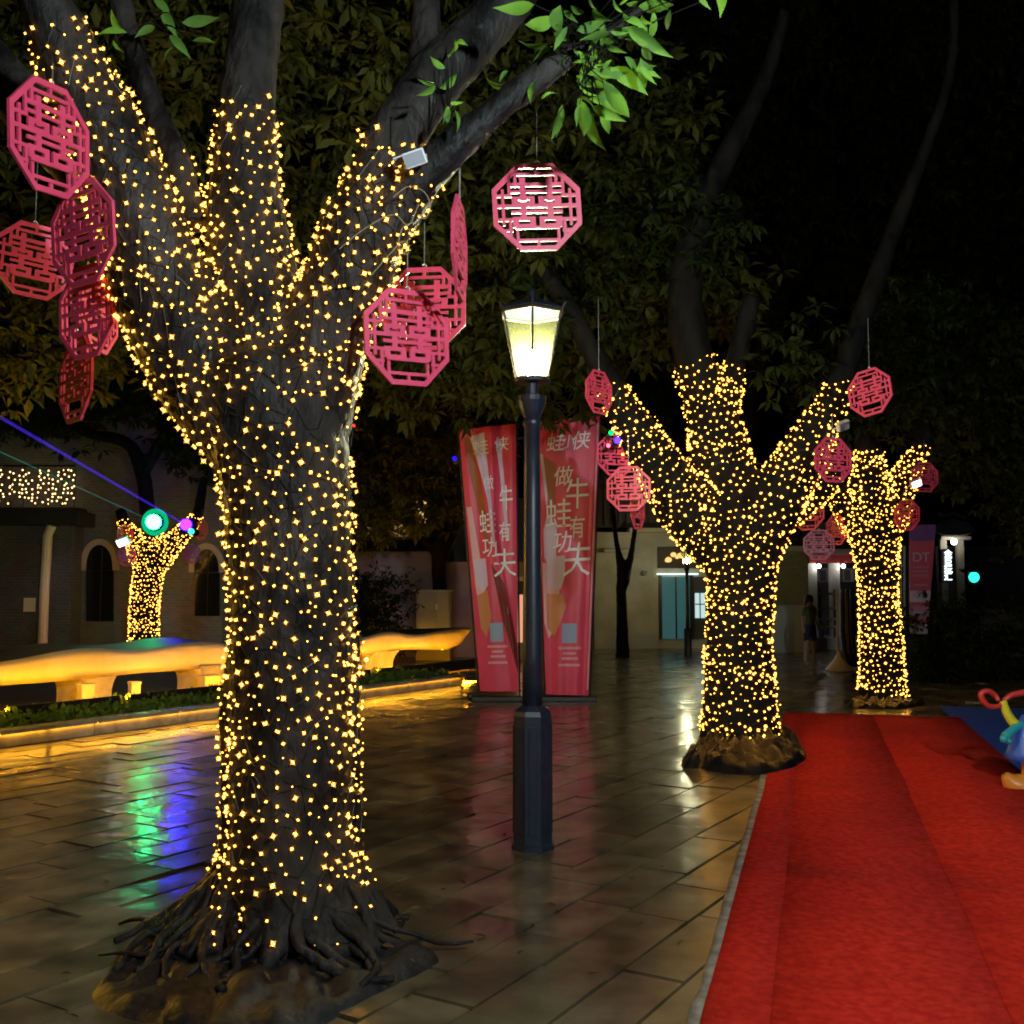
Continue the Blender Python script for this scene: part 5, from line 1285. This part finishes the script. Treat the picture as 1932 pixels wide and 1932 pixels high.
h_ = m_.mesh('hair', smooth=True); h_.materials.append(M['hair']); o = add_mesh('hair', h_, per); o.rotation_euler = (0, 0, R(25))
bag = thing('shoulder_bag', 'small blue and white bag hanging at the person hip', 'bag', pf + Vector((.24, -.02, .72)))
m_ = MB(); m_.box(pf + Vector((.19,-.09,.62)), pf + Vector((.29,.09,.84))); m_.build('pouch', M['t_bl'], bag, bevel=.03); m_ = MB(); m_.tube([pf + Vector((.24,0,.83)), pf + Vector((.18,.06,1.05)), pf + Vector((.1,.07,1.28)), pf + Vector((-.02,-.0,1.34))], .012, 6); m_.build('strap', M['white_paint'], bag)

def flood(px, py, Y, size, label, lit=0, yaw=0):
    c_ = at(px, py, Y); t = thing('clamp_floodlight', label, 'floodlight', c_, 'floodlights clamped to the trees')
    q = Matrix.Translation(c_) @ Euler((R(25), R(-20), R(yaw))).to_matrix().to_4x4()
    m_ = MB(); m_.obox(q, (size, size*.35, size*.7)); m_.build('head', M['white_paint'], t, bevel=.006)
    m_ = MB(); m_.obox(q @ Matrix.Translation((0,-size*.19,0)), (size*.85, size*.02, size*.55)); m_.build('front_glass', emis('floodlight glass', (1,.96,.88), lit) if lit else M['cabinet'], t)
    m_ = MB(); m_.tube([q @ Vector((-size*.54,0,0)), q @ Vector((-size*.54,size*.5,-size*.3)), q @ Vector((size*.54,size*.5,-size*.3)), q @ Vector((size*.54,0,0))], size*.04, 6); m_.build('bracket', M['white_paint'], t)
    return t
flood(782, 299, 4.45, .10, 'small white floodlight clamped on the right limb of the foreground tree')
flood(755, 303, 4.5, .06, 'white clamp head just left of the foreground floodlight')
flood(1590, 803, 10.6, .14, 'white floodlight clamped on the right limb of the carpet tree', 0, 20)
flood(1728, 912, 15.0, .16, 'glowing white floodlight on the far lit tree', 9)
flood(232, 1022, 23.3, .28, 'glowing white floodlight on the distant tree behind the bench', 6)
def projector(px, py, Y, r, col, s, label):
    c_ = at(px, py, Y); t = thing('party_projector', label, 'projector', c_, 'coloured party lights on the trees')
    m_ = MB(); m_.ball(c_ + Vector((0,-.05,0)), r, 14); m_.build('lens', emis('projector glow', col, s), t, smooth=True)
    m_ = MB(); m_.lathe([(r*.9,0),(r*1.25,.05),(r*1.25,.28),(r*.6,.32)], n=12); me = m_.mesh('housing'); me.transform(Matrix.Rotation(-math.pi/2, 4, 'X')); me.materials.append(M['black']); add_mesh('housing', me, t)
    return c_
pg = projector(291, 985, 23.2, .17, (.02, 1, .26), 46, 'bright green party projector above the distant lit tree')
m_ = MB(); m_.lathe([(.05,0),(.30,.0),(.31,.03),(.05,.03)], n=20); me = m_.mesh('halo_ring'); me.transform(Matrix.Rotation(math.pi/2, 4, 'X')); me.materials.append(emis('green halo glow', (.0, .9, .35), .55)); o = add_mesh('halo_ring', me, bpy.data.objects['party_projector']); o.location = (0, .08, 0)  # glowing ring stands for the halo round the green lens
pv_ = projector(352, 990, 23.0, .13, (.012, .0012, 1), 95, 'violet party projector at the right tip of the distant tree')
projector(362, 1003, 22.9, .07, (.05, .8, .9), 2, 'small cyan party light below the violet projector')
projector(1152, 818, 10.6, .022, (.0, 1, .1), 6, 'tiny green party light on the left limb of the carpet tree')
projector(1164, 832, 10.6, .035, (.03, .01, 1), 12, 'tiny blue party light on the left limb of the carpet tree')
projector(1147, 842, 10.6, .02, (1, .1, .2), 5, 'tiny pink party light on the left limb of the carpet tree')
projector(858, 866, 14.0, .03, (.01, .004, 1), 3, 'tiny blue glow for a laser dot in the dark foliage left of the banner')  # small glowing ball put in for a laser dot on the leaves
projector(668, 804, 14.0, .02, (1, .02, .03), 6, 'tiny red glow for a laser dot in the foliage right of the trunk')  # another laser dot on leaves, made as a glowing ball
# laser beam through the damp air
def beam(p0, p1, r, col, s, label):
    m = bpy.data.materials.new('laser light'); m.use_nodes = True; n = m.node_tree.nodes; n.clear()
    e = n.new('ShaderNodeEmission'); e.inputs[0].default_value = (*col, 1); e.inputs[1].default_value = s
    tr_ = n.new('ShaderNodeBsdfTransparent'); ad = n.new('ShaderNodeAddShader'); o_ = n.new('ShaderNodeOutputMaterial')
    m.node_tree.links.new(e.outputs[0], ad.inputs[0]); m.node_tree.links.new(tr_.outputs[0], ad.inputs[1]); m.node_tree.links.new(ad.outputs[0], o_.inputs[0])
    m_ = MB(); m_.tube([p0, p1], [r*.6, r], 8, caps=False); m_.build('laser_beam', m, label=label, cat='laser beam', group='laser beams at the left')
beam(at(350, 990, 23.0), at(-60, 752, 21), .036, (.09, .03, 1), .17, 'wide violet laser beam slanting up to the left edge')
beam(at(291, 985, 23.2), at(-60, 825, 21.5), .012, (.02, .5, .35), .12, 'thin green laser beam below the violet one')
